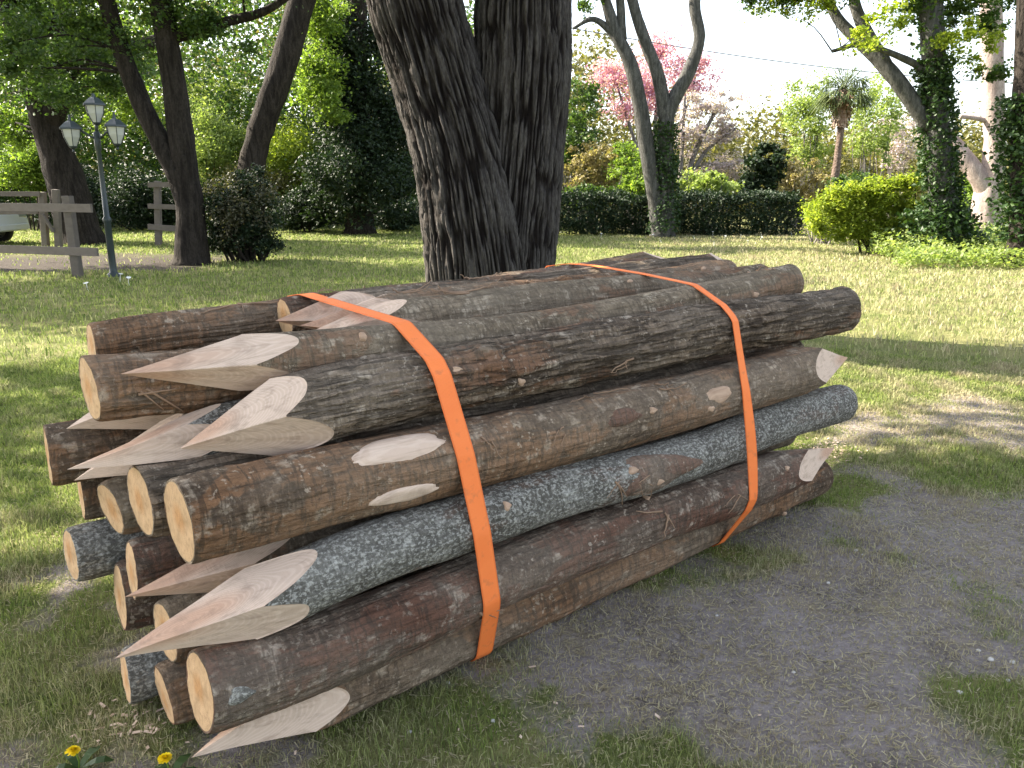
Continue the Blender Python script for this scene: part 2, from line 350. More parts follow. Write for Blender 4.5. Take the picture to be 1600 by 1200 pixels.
# ------------------------------------------------------------------ ground and lawn
TUFTS = [(*G(a, b)[:2], c) for a, b, c in [(1235, 790, .12), (1310, 775, .14), (1255, 885, .07), (900, 1085, .09), (1540, 965, .12), (1585, 1110, .09), (1400, 640, .18), (1560, 700, .2), (700, 1150, .09), (1130, 1180, .1), (560, 1180, .1), (1430, 880, .1), (1000, 1020, .06), (120, 1090, .15), (60, 960, .25)]]
def lawn_mask(x, y):
    """1 = green turf, 0 = bare trodden earth"""
    p = np.stack([x, y, np.zeros_like(x)], -1)
    n = fbm(p * 1.3 + 5, 4); n2 = fbm(p * .45 + 40, 3)
    # trodden earth in front of the pile and to its right
    d = np.hypot((x - .95) / 1.75, (y - 2.2) / 1.35)
    bare = np.clip(1.35 - d, 0, 1)
    m = .66 - bare * .62 + (n - .5) * 2.9 * (1 - np.clip((y - 4) / 4, 0, .8)) + (n2 - .5) * .9 + (fbm(p * 4.2 + 70, 3) - .5) * 1.3 * np.clip(1.5 - y * .12, 0, 1)
    m = m + np.clip((y - 4.6) * .25, 0, .45) + np.clip((-x - .8) * .6, 0, .5)
    q = fbm(p * 7 + 20, 3)
    for tx, ty, ts in TUFTS: m = m + 1.0 * np.clip(q - .33, 0, 1) * 2 * np.exp(-((x - tx) ** 2 + (y - ty) ** 2) / (ts * 1.5) ** 2)
    return np.clip(m, 0, 1)
def gravel_mask(x, y):
    n = fbm(np.stack([x, y, x * 0], -1) * 1.1, 3)
    return np.clip(((y - 13.0) * .9 + (n - .5) * 1.6) * 2, 0, 1) * np.clip((17.8 - y + (n - .5) * 1.5) * 1.2, 0, 1) * np.clip((-5.2 - x + (n - .5) * 2) * 1.5, 0, 1)
def ground_z(x, y):
    p = np.stack([x, y, np.zeros_like(x)], -1)
    far = np.clip(1 - np.hypot(x, y) / 60, 0, 1)
    return (fbm(p * .8 + 3, 2) - .5) * .05 * far + (fbm(p * 5, 3) - .5) * .035 * np.clip(1 - np.hypot(x, y) / 25, 0, 1) - .012
def axis(lo, hi, a, b, st):
    fine = np.arange(a, b, st); k = np.array([st * 1.16 ** i for i in range(1, 80)])
    up = b + np.cumsum(k); dn = a - np.cumsum(k)
    return np.concatenate([dn[dn > lo][::-1], fine, up[up < hi]])
gx = axis(-420, 420, -4.5, 6.5, .045); gy = axis(-60, 700, .2, 9, .045)
X, Y = np.meshgrid(gx, gy); nx = len(gx); ny = len(gy)
gi = (np.arange(ny - 1)[:, None] * nx + np.arange(nx - 1)[None]).ravel()
ground = mesh('ground', np.stack([X, Y, ground_z(X, Y)], -1).reshape(-1, 3), np.stack([gi, gi + 1, gi + nx + 1, gi + nx], -1), M['ground'],
              attr={'lawn': lawn_mask(X, Y).ravel(), 'gravel': gravel_mask(X, Y).ravel()})
tag(ground, kind='structure')

def blades(name, x, y, hgt, wid, dry, lean=.6):
    n = len(x); z = ground_z(x, y); a = rng.random(n) * 2 * np.pi; b = rng.random(n) * 2 * np.pi
    base = np.stack([x, y, z - .003], -1); sd = np.stack([np.cos(a), np.sin(a), a * 0], -1) * (wid / 2)[:, None]
    ln = (lean * hgt * (.3 + rng.random(n)))[:, None] * np.stack([np.cos(b), np.sin(b), b * 0], -1)
    up = np.stack([a * 0, a * 0, hgt], -1)
    V = np.stack([base - sd, base + sd, base + up * .6 + ln * .35 + sd * .7, base + up * .6 + ln * .35 - sd * .7, base + up * (.9 - .2 * rng.random(n))[:, None] + ln], 1).reshape(-1, 3)
    i = np.arange(n)[:, None] * 5
    return mesh(name, V, [i + np.array([[0, 1, 2, 3]]), i + np.array([[3, 2, 4]])], M['grass'], attr={'dry': np.repeat(dry, 5)}, smooth=True)
def scatter(n, r0, r1, half, power=1.):
    r = r0 + (r1 - r0) * rng.random(n) ** power; th = (rng.random(n) * 2 - 1) * half
    return r * np.sin(th), r * np.cos(th)
def grass_patch(name, n, r0, r1, power, h, w, keepmin, label):
    x, y = scatter(n, r0, r1, R(38), power); m = lawn_mask(x, y); g = gravel_mask(x, y)
    k = rng.random(n) < (keepmin + (1 - keepmin) * np.clip((m - .2) * 1.5, 0, 1)) * (1 - .95 * g)
    x, y, m = x[k], y[k], m[k]; n = len(x)
    cl = fbm(np.stack([x, y, x * 0], -1) * 6 + 9, 2)
    dry = np.clip(.95 - m * .9 + (.5) * np.clip((x - 1) * .3, 0, 1) * np.clip((y - 4) * .4, 0, 1) + (rng.random(n) - .5) * .7 + (cl - .5) * 1.2, 0, 1)  # dry grass, plus sunlight painted in as extra straw towards the right rear
    hh = h * (.45 + .9 * rng.random(n)) * (.55 + .75 * m) * (.4 + 1.2 * cl)
    return tag(blades(name, x, y, hh, w * (.6 + .8 * rng.random(n)) * np.clip(np.hypot(x, y) / 3.5, .7, 20), dry), label, 'grass', kind='stuff')
grass_patch('lawn_grass', 420000, 1.1, 7.5, .75, .030, .0032, .55, 'short patchy lawn grass and dry stalks around the log pile')
grass_patch('lawn_grass', 170000, 7.0, 32, .9, .05, .004, .5, 'sunlit mown lawn stretching back to the hedge and trees')

# ------------------------------------------------------------------ the pile of posts
D0 = np.array([.78, .62, 0]); D0 /= np.linalg.norm(D0); V0 = np.array([-D0[1], D0[0], 0]); O0 = np.array([-.85, 1.8, 0])
def PW(u, v, w): return O0 + u * D0 + v * V0 + np.array([0, 0, w])

def facets(ridge, length, r, k=4, jit=.12, rs=None):
    ph = [R(ridge + 180. / k + 360. * i / k) for i in range(k)]
    return [(p + rs.uniform(-.08, .08), r / (length * rs.uniform(1 - jit, 1 + jit))) for p in ph]
class Post:
    """one round post along local X; the ends are flat saw cuts or hewn points"""
    def __init__(s, L, rL, rR, seed, bend=.012, rough=1., knobs=()):
        s.L, s.rL, s.rR, s.seed, s.rough, s.knobs = L, rL, rR, seed, rough, knobs; s.bow = bend if isinstance(bend, tuple) else None; s.bend = .008 if s.bow else bend
    def radius(s, x, th):
        p = np.stack([x * 1.2, np.cos(th) * .8, np.sin(th) * .8], -1) + s.seed * 7.1
        q = np.stack([x * 3.0, np.cos(th) * 6, np.sin(th) * 6], -1) + s.seed * 3.3
        q2 = np.stack([x * 16., np.cos(th) * 9, np.sin(th) * 9], -1) + s.seed * 1.3
        q3 = np.stack([x * 6., np.cos(th) * 17, np.sin(th) * 17], -1) + s.seed * 5.3
        r = s.rL + (s.rR - s.rL) * x / s.L
        r = r * (1 + (fbm(p, 2) - .5) * .14); s.base = r + 0
        r = r + s.rough * ((fbm(q, 2) - .5) * .012 + (fbm(q2, 2) - .5) * .007 + (np.abs(vnoise(q3) - .5)) * .008 - .002)
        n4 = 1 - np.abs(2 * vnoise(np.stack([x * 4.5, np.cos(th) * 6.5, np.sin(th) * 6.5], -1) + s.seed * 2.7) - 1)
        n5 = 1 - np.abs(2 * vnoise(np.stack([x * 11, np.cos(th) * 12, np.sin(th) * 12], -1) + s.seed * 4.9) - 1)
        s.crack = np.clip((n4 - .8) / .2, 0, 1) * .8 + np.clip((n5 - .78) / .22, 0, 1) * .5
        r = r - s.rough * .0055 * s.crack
        for (kx, kt, kr, kh) in s.knobs:
            d2 = ((x - kx) / kr) ** 2 + ((np.angle(np.exp(1j * (th - kt)))) * s.rL / kr) ** 2
            r = r + kh * np.exp(-d2)
        return r
    def cen(s, x):
        a = s.bend * np.sin(x / s.L * np.pi) ; b = s.bend * .6 * np.sin(x / s.L * 2 * np.pi + s.seed)
        c = s.seed * 2.4; wv = np.stack([x * 1.7 + s.seed, x * 0, x * 0], -1); a = a + (fbm(wv, 3) - .5) * .04; b = b + (fbm(wv + 31, 3) - .5) * .04
        if s.bow: q = np.sin(np.clip(x / s.L, 0, 1) * np.pi); return np.stack([x * 0, q * s.bow[0] + b * .5, q * s.bow[1] - b * .5], -1)
        return np.stack([x * 0, a * math.cos(c) + b * math.sin(c), a * math.sin(c) - b * math.cos(c)], -1)
    def surf(s, x, th, r=None):
        if r is None: r = s.radius(x, th)
        return np.stack([x, r * np.cos(th), r * np.sin(th)], -1) + s.cen(x)
def grid_faces(m, n, off=0):
    i = np.arange(m - 1)[:, None] * n; j = np.arange(n)[None]; k = (j + 1) % n
    return np.stack([i + j, i + n + j, i + n + k, i + k], -1).reshape(-1, 4) + off

POSTS = {}
GRP = 'round wooden posts strapped into one pile'
def make_post(key, vL, wL, vR, wR, rL, rR, uL, uR, left, right, bark, label, hi=True, bend=.012, rough=1., scars=(), strips=(), knobs=(), group=GRP):
    """left/right: ('flat', tilt) or ('point', ridge degrees, length, (dy,dz) apex shift)"""
    seed = (sum(ord(c) * (i + 3) for i, c in enumerate(key)) % 97) / 9.7
    rs = random.Random(key)
    def at(u):
        f = u / 3.; return PW(u, vL + (vR - vL) * f, wL + (wR - wL) * f)
    A, B = at(uL), at(uR); L = float(np.linalg.norm(B - A)); X = (B - A) / L
    Zv = np.array([0, 0, 1.]); Yv = np.cross(Zv, X); Yv /= np.linalg.norm(Yv); Zv = np.cross(X, Yv)
    if hi:
        knobs = list(knobs); scars = list(scars)
        for _ in range(rs.randint(4, 7)):
            kx, kt = rs.uniform(.6, L - .2), rs.uniform(1.7, 4.0); knobs.append((kx, kt, rs.uniform(.03, .06), rs.uniform(.006, .016)))
            if rs.random() < .35: scars.append((kx + uL, math.degrees(kt), rs.uniform(.010, .022), rs.uniform(.007, .014)))
    P = Post(L, rL, rR, seed, bend, rough, knobs)
    n = 150 if hi else 36; th = np.linspace(0, 2 * np.pi, n, endpoint=False)
    def bound(end, side):
        if end[0] == 'flat':
            tl = end[1] if len(end) > 1 else .02
            ph = rs.uniform(0, 6.28)
            return tl * np.cos(th - ph) * .5 + tl * .5, None
        fs = facets(end[1], end[2], rL if side == 0 else rR, end[4] if len(end) > 4 else 4, .12, rs); b = np.zeros(n)
        for _ in range(3):
            P.radius(b if side == 0 else L - b, th); r = P.base
            b = np.max([r * np.cos(th - p) / m for p, m in fs], 0)
        # a slightly ragged chainsaw edge
        b = b + (fbm(np.stack([np.cos(th) * 2.2, np.sin(th) * 2.2, th * 0 + seed], -1), 2) - .5) * .02
        return np.maximum(b, .02), fs
    bl, fl = bound(left, 0); br, fr = bound(right, 1)
    rows = 330 if hi else 50
    s_ = np.linspace(0, 1, rows)[:, None]
    xb = bl[None] + (L - br - bl)[None] * s_
    TH = np.broadcast_to(th[None], xb.shape)
    rad = P.radius(xb, TH); crack = P.crack; base = P.base
    for end, d in ((left, xb - bl[None]), (right, L - br[None] - xb)):
        if end[0] == 'point': k_ = np.exp(-d / .03); rad = rad + (base + .0015 - rad) * k_; crack = crack * (1 - k_)
    for end, d in ((left, xb - bl[None]), (right, L - br[None] - xb)):          # bark lies smooth at a saw cut
        if end[0] == 'flat': k_ = np.exp(-d / .02); rad = rad * (1 - .8 * k_) + .8 * k_ * ((rL if end is left else rR) * (1 + .04 * np.cos(2 * TH + seed) + .025 * np.cos(3 * TH + 2 * seed))); crack = crack * (1 - .8 * k_)
    for end, side in ((left, 0), (right, 1)):                    # bark chips back a little at a flat cut
        if end[0] == 'flat':
            d = (xb - bl[None]) if side == 0 else (L - br[None] - xb); rad = rad - .004 * np.exp(-d / .006)
    def shear(x, end, side):
        if end[0] != 'point' or len(end) < 4: return 0
        d = x if side == 0 else L - x; k = np.clip(1 - d / (end[2] * 1.25), 0, 1)[..., None] ** 1.3
        return k * np.array([0, end[3][0], end[3][1]])
    V = P.surf(xb, TH, rad) + shear(xb, left, 0) + shear(xb, right, 1)
    POSTS[key] = (np.stack([A + X * 0 + V[i] @ np.stack([X, Yv, Zv]) for i in range(rows)]), key)
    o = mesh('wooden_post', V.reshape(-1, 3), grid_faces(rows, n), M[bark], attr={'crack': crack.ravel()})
    o.matrix_world = Matrix(((X[0], Yv[0], Zv[0], A[0]), (X[1], Yv[1], Zv[1], A[1]), (X[2], Yv[2], Zv[2], A[2]), (0, 0, 0, 1)))
    tag(o, label, 'wooden post', group)
    for end, side, bb, fs in ((left, 0, bl, fl), (right, 1, br, fr)):
        ringx = xb[0] if side == 0 else xb[-1]; ringr = rad[0] if side == 0 else rad[-1]
        if fs is None:
            K = 14 if hi else 4; vs = []
            cx = ringx.mean()
            for q in range(K):
                f = 1 - max(0, q - .6) / (K - 1.6) if q > 1 else (1, .945)[q]; x = cx + (ringx - cx) * f
                x = x + (fbm(np.stack([np.cos(th) * f * 3, np.sin(th) * f * 3, th * 0 + seed], -1), 2) - .5) * .006 * (1 if q else 0)
                vs.append(P.surf(x, th, ringr * f * .999 + 1e-5))
            f_ = grid_faces(K, n); f_ = f_[:, ::-1] if side == 0 else f_
            e = mesh('cut_end', np.concatenate(vs), f_, [M['end'], M[bark]], o, False, matidx=[1] * n + [0] * (len(f_) - n))
        else:
            K = 60 if hi else 14; vs = []
            for q in range(K):
                f = 1 - q / (K - 1.); t_ = bb * f
                r = np.min([np.where(np.cos(th - p) > .05, t_ * m / np.maximum(np.cos(th - p), .05), 9.) for p, m in fs], 0)
                r = np.minimum(r, ringr) if q else ringr
                if 0 < q < K - 1: r = r * (1 + (fbm(np.stack([np.cos(th) * 3 , np.sin(th) * 3, t_ * 9 + seed], -1), 2) - .5) * .05)
                x = t_ if side == 0 else L - t_
                vs.append(P.surf(x, th, r + 1e-5) + shear(x, left, 0) + shear(x, right, 1))
            f_ = grid_faces(K, n); f_ = f_[:, ::-1] if side == 0 else f_
            mesh('pointed_tip', np.concatenate(vs), f_, M['point'], o, False)
    for (sx, st, lx, lt, *kind) in scars:                        # oval branch cuts: (x, theta deg, half length, half width)
        ring = 28; K = 8; pts = []
        for q in range(K):
            f = q / (K - 1.); a = np.linspace(0, 2 * np.pi, ring, endpoint=False)
            w = 1 + .12 * np.sin(3 * a + sx * 9) + .06 * np.sin(5 * a)
            x = sx - uL + lx * f * np.cos(a) * w; tt = R(st) + lt * f * np.sin(a) * w * (1 - .35 * np.cos(a)) / rL
            pts.append(P.surf(x, tt, P.radius(x, tt) * .25 + .75 * P.radius(np.array([sx - uL]), np.array([R(st)])) + .0065 - .012 * f ** 6))
        mesh('branch_scar', np.concatenate(pts), grid_faces(K, ring)[:, ::-1], M[kind[0] if kind else 'scar'], o, True)
    for (sx, st, ln, wd, curl) in strips:                        # loose strips of bark and bast
        for _ in range(3):
            b = MB()
            x0 = sx - uL + rs.uniform(-.03, .03); t0 = R(st) + rs.uniform(-.2, .2); pts = []
            dx = rs.uniform(-1, 1) * ln; dt = rs.uniform(-.3, .9)
            for q in range(9):
                f = q / 8.; x = np.array([x0 + dx * f]); tt = np.array([t0 + dt * f])
                pts.append(P.surf(x, tt, P.radius(x, tt) + .002 + curl * f * f * rs.uniform(.5, 1.2))[0])
            b.tube(pts, wd * np.linspace(1, .35, 9) * rs.uniform(.5, 1.2), 5)
            b.build('bark_strip', M['bast'], o)
    return o

FL = ('flat', .012)
def PT(ridge, ln, dy=0, dz=0, k=4): return ('point', ridge, ln, (dy, dz), k)
P_ = make_post
# front face of the pile, bottom to top
P_('F1', -.147, .088, -.093, .10, .089, .097, -.05, 2.82, PT(120, .42, -.03, -.035), FL, 'bark_brown',
   'lowest dark post on the bare earth with one long cut face at lower left front', rough=0.50, strips=[(.85, 110, .2, .004, .02)])
P_('F2', -.22, .261, -.20, .264, .101, .093, -.03, 2.80, FL, PT(118, .46), 'bark_red',
   'thick red-brown post second from the bottom at the front, with flat tan end', rough=0.45, bend=.008,
   scars=[(.04, 168, .035, .022, 'bark_silver')], strips=[(1.55, 150, .15, .004, .02), (.75, 205, .2, .005, .02), (1.9, 170, .1, .003, .01)])
P_('F3', -.226, .443, -.155, .452, .083, .087, -.19, 2.90, PT(153, .42, 0, -.02), FL, 'bark_silver',
   'silver grey lichen-speckled post with a pale two-faced point at the lower left', rough=0.35, bend=.01,
   scars=[(1.52, 168, .2, .06, 'bark_red'), (1.38, 150, .025, .012), (1.5, 185, .03, .014), (1.62, 160, .022, .012)], strips=[(1.3, 165, .12, .004, .012), (1.5, 195, .15, .004, .012), (1.42, 170, .1, .003, .015)],
   knobs=[(1.6, R(165), .07, .016), (1.72, R(185), .07, .014)])
P_('F4', -.134, .654, -.133, .645, .102, .104, -.01, 2.95, FL, PT(118, .46), 'bark_brown',
   'mottled brown post with oval branch cuts and a flat tan end, halfway up the front', rough=0.50, bend=(0, -.016),
   scars=[(.56, 126, .15, .05, 'point'), (.55, 200, .11, .026, 'point'), (1.88, 160, .085, .034), (1.38, 158, .08, .03, 'bark_red')],
   strips=[(.82, 140, .06, .004, .03), (1.08, 160, .05, .003, .02), (1.62, 110, .12, .005, .05), (1.3, 100, .12, .004, .03)], knobs=[(1.4, R(150), .12, .008), (.62, R(190), .12, .006)])
P_('F5', -.032, .821, -.049, .85, .10, .106, .04, 3.02, PT(167, .34, 0, -.03), ('flat', .02), 'bark_fissured',
   'long deeply fissured post near the top front, its point above the brown flat-ended post', rough=1.6, bend=(0, .022),
   strips=[(1.5, 200, .15, .004, .03), (2.6, 40, .03, .002, .05)])
P_('F6', .075, .965, .079, .99, .074, .078, -.05, 2.78, PT(176, .40, 0, 0), ('flat', .02), 'bark_smooth',
   'smooth grey-brown post on top with a broad pale point resting over a flat-ended post', rough=0.35, bend=(.02, -.055), strips=[(2.55, 90, .05, .003, .03)])
P_('F7', .227, .905, .226, .906, .085, .086, -.10, 2.7, FL, FL, 'bark_brown',
   'orange-brown post end flat at upper left under the smooth post with broad pale point', bend=(.02, -.055), strips=[(.02, 178, .1, .004, .012)])
P_('F8', 1.059, .868, 1.075, .975, .08, .082, .065, 3.14, FL, PT(150, .26), 'bark_brown',
   'rearmost top post, sunlit flat end at far upper left of the pile', strips=[(.8, 90, .2, .006, .03), (1.1, 100, .25, .006, .04), (.6, 100, .2, .005, .02)])
# top rows behind
P_('T1', .40, .925, .405, .94, .083, .085, .52, 3.22, PT(150, .42), PT(150, .25), 'bark_smooth',
   'grey top post whose sunlit left point lies just behind the first orange strap', rough=0.40, strips=[(1.2, 90, .2, .005, .03)])
P_('T2', .565, .94, .57, .96, .082, .083, .62, 2.95, PT(120, .35), FL, 'bark_brown', 'brown top post in the middle of the upper layer with flat right end', rough=0.50, strips=[(1.0, 90, .2, .005, .03), (1.6, 100, .2, .005, .03)])
P_('T3', .735, .945, .745, .98, .083, .085, .60, 3.25, PT(100, .35), PT(160, .28), 'bark_fissured', 'fissured top post, third from the back of the upper layer', strips=[(1.5, 80, .25, .005, .03)])
P_('T4', .90, .92, .91, .97, .078, .08, .7, 2.9, FL, PT(130, .25), 'bark_red', 'dark top post tucked in front of the rearmost sunlit post')
# the stack of left ends
P_('L1', .50, .68, .50, .69, .086, .085, -.18, 2.75, FL, FL, 'bark_brown', 'pinkish brown flat-ended post sticking out farthest left at mid height')
P_('L2', .42, .835, .42, .83, .08, .08, -.13, 2.8, PT(150, .30, 0, -.06), FL, 'bark_smooth', 'post whose bright sunlit point lies on the leftmost flat-ended post')
P_('L3', .105, .79, .11, .79, .068, .068, -.185, 2.8, PT(128, .42, -.02, -.03), FL, 'bark_silver', 'post with very long blade-like pale point above two shorter left ends')
P_('L4', .25, .73, .25, .735, .083, .083, -.15, 2.8, PT(130, .32, .01, -.07), FL, 'bark_smooth', 'post with short dusky point just below the long blade-like point', rough=0.50)
P_('L5', .585, .515, .58, .52, .083, .083, -.10, 2.8, FL, FL, 'bark_brown', 'short dark post end seen under the dusky point at far left')
P_('L7', .28, .555, .28, .56, .078, .078, -.085, 2.8, ('flat', .03), FL, 'bark_smooth', 'post with lilac-pale flat end squeezed left of the rough dark flat-ended post', rough=0.50)
P_('L8', .08, .637, .08, .64, .098, .095, -.045, 2.8, FL, FL, 'bark_fissured', 'rough dark post with narrow flat end left of the mottled brown post')
P_('L9', .50, .375, .50, .38, .083, .083, -.16, 2.8, FL, FL, 'bark_silver', 'grey flat-ended post low at far left over the grass', rough=0.50)
P_('L10', .20, .395, .20, .40, .083, .083, -.06, 2.8, FL, FL, 'bark_red', 'flat tan-ended post peeking out above the broad low brown point')
P_('L11', .33, .27, .33, .275, .097, .095, -.075, 2.8, FL, FL, 'bark_red', 'dark brown flat-ended post under the grey one at lower left')
P_('L12', .0, .45, 0, .455, .083, .085, -.115, 2.85, PT(160, .45, 0, -.01), FL, 'bark_smooth', 'post with broad brownish point below the mottled brown flat-ended post', rough=0.50)
P_('L13', .07, .275, .07, .28, .086, .086, -.025, 2.8, FL, FL, 'bark_smooth', 'flat tan-ended post just behind the silver post and its pale point', rough=0.50)
P_('L14', .22, .085, .22, .09, .08, .082, -.105, 2.75, FL, FL, 'bark_silver', 'bottom left post on the grass with sunlit flat end', rough=0.50)
P_('L15', .055, .087, .055, .09, .086, .086, -.05, 2.75, FL, FL, 'bark_brown', 'bottom post with flat tan end between the sunlit end and the lowest cut point')
for i, (v, w) in enumerate([(.40, .09), (.58, .09), (.76, .09), (.95, .09), (1.10, .25), (.92, .27), (.74, .28), (.55, .27), (.72, .44), (.90, .45), (1.09, .42), (.80, .62), (.98, .60), (1.10, .74), (.67, .76), (.89, .74)]):
    P_('hid%d' % i, v, w, v, w, .08, .08, .12 + .05 * (i % 3), 2.7, FL, FL, 'bark_brown', 'bark covered post buried inside and behind the strapped pile', hi=False, group='buried posts of the pile')

# straps: a belt round the hull of the posts in one plane across the pile
def strap(u0, width, du, label, twist=0., dw=.02):
    pts = []
    for key, (Vw, _) in POSTS.items():
        d = Vw - O0; u = d @ D0; uu_ = u0 + du * (d @ V0) + dw * (Vw[..., 2] - .6); k = np.abs(u - uu_) < width * .5 + .008
        a = np.stack([(d @ V0)[k], Vw[..., 2][k]], -1)
        if len(a): c_ = a.mean(0); e = a - c_; pts.append(c_ + e * (1 + .004 / (np.linalg.norm(e, axis=1)[:, None] + 1e-6)))
    p = np.concatenate(pts); p = p[np.lexsort((p[:, 1], p[:, 0]))]
    def half(q):
        h = []
        for x in q:
            while len(h) > 1 and (h[-1][0]-h[-2][0])*(x[1]-h[-2][1]) - (h[-1][1]-h[-2][1])*(x[0]-h[-2][0]) <= 0: h.pop()
            h.append(x)
        return h
    hull = np.array(half(p)[:-1] + half(p[::-1])[:-1]); hull = np.vstack([hull, hull[:1]])
    s = np.concatenate([[0], np.cumsum(np.linalg.norm(np.diff(hull, axis=0), axis=1))]); q = np.linspace(0, s[-1], 420, endpoint=False)
    H = np.stack([np.interp(q, s, hull[:, 0]), np.interp(q, s, hull[:, 1])], -1)
    N = np.gradient(H, axis=0); N /= np.linalg.norm(N, axis=1)[:, None]; N = np.stack([N[:, 1], -N[:, 0]], -1)
    V = []
    for i in range(len(H)):
        u = u0 + du * (H[i, 0]) + dw * (H[i, 1] - .6) ; tw = twist * np.exp(-((H[i, 1] - .45) / .2) ** 2) * (1 if H[i, 0] < .2 else 0) + .01 * math.sin(q[i] * 7)
        for (a, b) in ((-.5, -1), (.5, -1), (.5, 1), (-.5, 1)):
            off = a * width * math.sin(tw) ; uu = a * width * math.cos(tw)
            n = N[i] * (off + abs(math.sin(tw)) * width * .5 + b * .0014)
            V.append(PW(u + uu, H[i, 0] + n[0], H[i, 1] + n[1]))
    m = len(H); i = np.arange(m)[:, None] * 4; j = ((np.arange(m) + 1) % m)[:, None] * 4; k = np.arange(4)[None]; l = (k + 1) % 4
    o = mesh('cargo_strap', V, np.stack([i + k, i + l, j + l, j + k], -1).reshape(-1, 4), M['strap'], smooth=False, attr={'across': np.tile([-.5, .5, .5, -.5], m), 'along': np.repeat(q, 4)})
    return tag(o, label, 'strap', 'orange straps round the pile')
strap(.76, .06, .09, 'wide flat orange webbing strap round the nearer left part of the pile', dw=-.10)
strap(2.05, .036, .13, 'narrow slightly twisted orange strap round the far right part of the pile', .7, dw=.04)

# ------------------------------------------------------------------ foliage
def leaves(cent, rad, n, size, flat=.0, up=.35):
    """n leaf quads spread over gaussian clumps; returns verts, faces"""
    cent = np.asarray(cent, float); rad = np.asarray(rad, float); k = rng.integers(0, len(cent), n)
    g = rng.normal(size=(n, 3)); ln = np.linalg.norm(g, axis=1)[:, None]; g = g / ln * np.minimum(ln, 2.3) * np.where(rng.random((n, 1)) < .16, .95, .55)
    p = cent[k] + g * (rad[k] if rad.ndim == 2 else rad[k][:, None])
    a = rng.normal(size=(n, 3)); a[:, 2] *= .7; a /= np.linalg.norm(a, axis=1)[:, None]
    nn = rng.normal(size=(n, 3)); nn[:, 2] += up * 3; b = np.cross(nn, a); b /= np.linalg.norm(b, axis=1)[:, None] + 1e-9
    s = (size * (.55 + .9 * rng.random(n)))[:, None]; nr = np.cross(a, b)
    V = np.stack([p - a * s * .5, p + b * s * .33 + nr * s * .08, p + a * s * .5, p - b * s * .33 + nr * s * .08], 1).reshape(-1, 3)
    return V, np.arange(n)[:, None] * 4 + np.array([[0, 1, 2, 3]])
def clump_centres(c, r, k, hollow=.0):
    d = rng.normal(size=(k, 3)); d /= np.linalg.norm(d, axis=1)[:, None]
    return np.asarray(c) + d * (hollow + (1 - hollow) * rng.random((k, 1)) ** .45) * np.asarray(r)
def px_ellipses(ells, Y):
    """(cx, cy, rx, ry[, depth shift, depth half]) in photo pixels -> world centres and radii at distance Y"""
    out = []
    for e in ells:
        dy = e[4] if len(e) > 4 else 0; yy = Y + dy; c = W(e[0], e[1], yy); s = pxm(yy)
        rx, ry = e[2] / s, e[3] / s; rd = e[5] if len(e) > 5 else max(.4, min(rx, ry) * .9)
        out.append((c, np.array([rx, rd, ry])))
    return out
def crown(name, ells, Y, clumps, n, size, mat, parent, cr=.28, zmin=.05, attach=None, attach_mat=None, up=.35, hollow=.0):
    cs = []; rs = []; E = px_ellipses(ells, Y); ar = np.array([r[0] * r[2] for c, r in E]); kk = np.maximum(2, (clumps * ar / ar.sum()).astype(int))
    for (c, r), k in zip(E, kk):
        q = clump_centres(c, r * .85, k, hollow); cs.append(q); rs.append(np.full(k, 1.) * np.clip(cr * (r[0] * r[2]) ** .5, .15, 2.) * (.6 + .8 * rng.random(k)))
    cs = np.concatenate(cs); rs = np.concatenate(rs); V, f = leaves(cs, np.stack([rs, rs, rs * .7], -1), n, size, up=up)
    V[:, 2] = np.maximum(V[:, 2], zmin + rng.random(len(V)) * .05)
    o = mesh(name, V - (np.array(parent.location) if parent else 0), f, M[mat], parent, smooth=False)
    return o, cs
def limbs(mb, src, dst, r0, seed, frac=(.45, 1.)):
    """thin branches from points along the stems to the clump centres"""
    rs = random.Random(seed); src = np.asarray(src)
    for d in dst:
        dist = np.linalg.norm(src[:, :3] - d, axis=1) + np.maximum(0, src[:, 2] - d[2]) * 1.5; s = src[np.argmin(dist)]; ln = np.linalg.norm(d - s[:3])
        a = s[:3]; m = (a + d) / 2 + np.array([rs.uniform(-1, 1), rs.uniform(-1, 1), rs.uniform(-.2, 1)]) * ln * .14
        pts = spline([a, m, d], 7); mb.tube(pts, np.linspace(min(s[3] * .5, r0 * (.5 + ln * .25)), r0 * .18, 7), 5, False)
def stem_pts(st, Y, n=26, ydrift=0.):
    s = pxm(Y); P = []
    for i, e in enumerate(st):
        yy = Y + (e[3] if len(e) > 3 else 0); w = W(e[0], e[1], yy); P.append([*w, e[2] / 2 / pxm(yy)])
    return spline(P, n) if len(P) > 2 else np.array([np.array(P[0]) * (1 - f) + np.array(P[1]) * f for f in np.linspace(0, 1, n)])
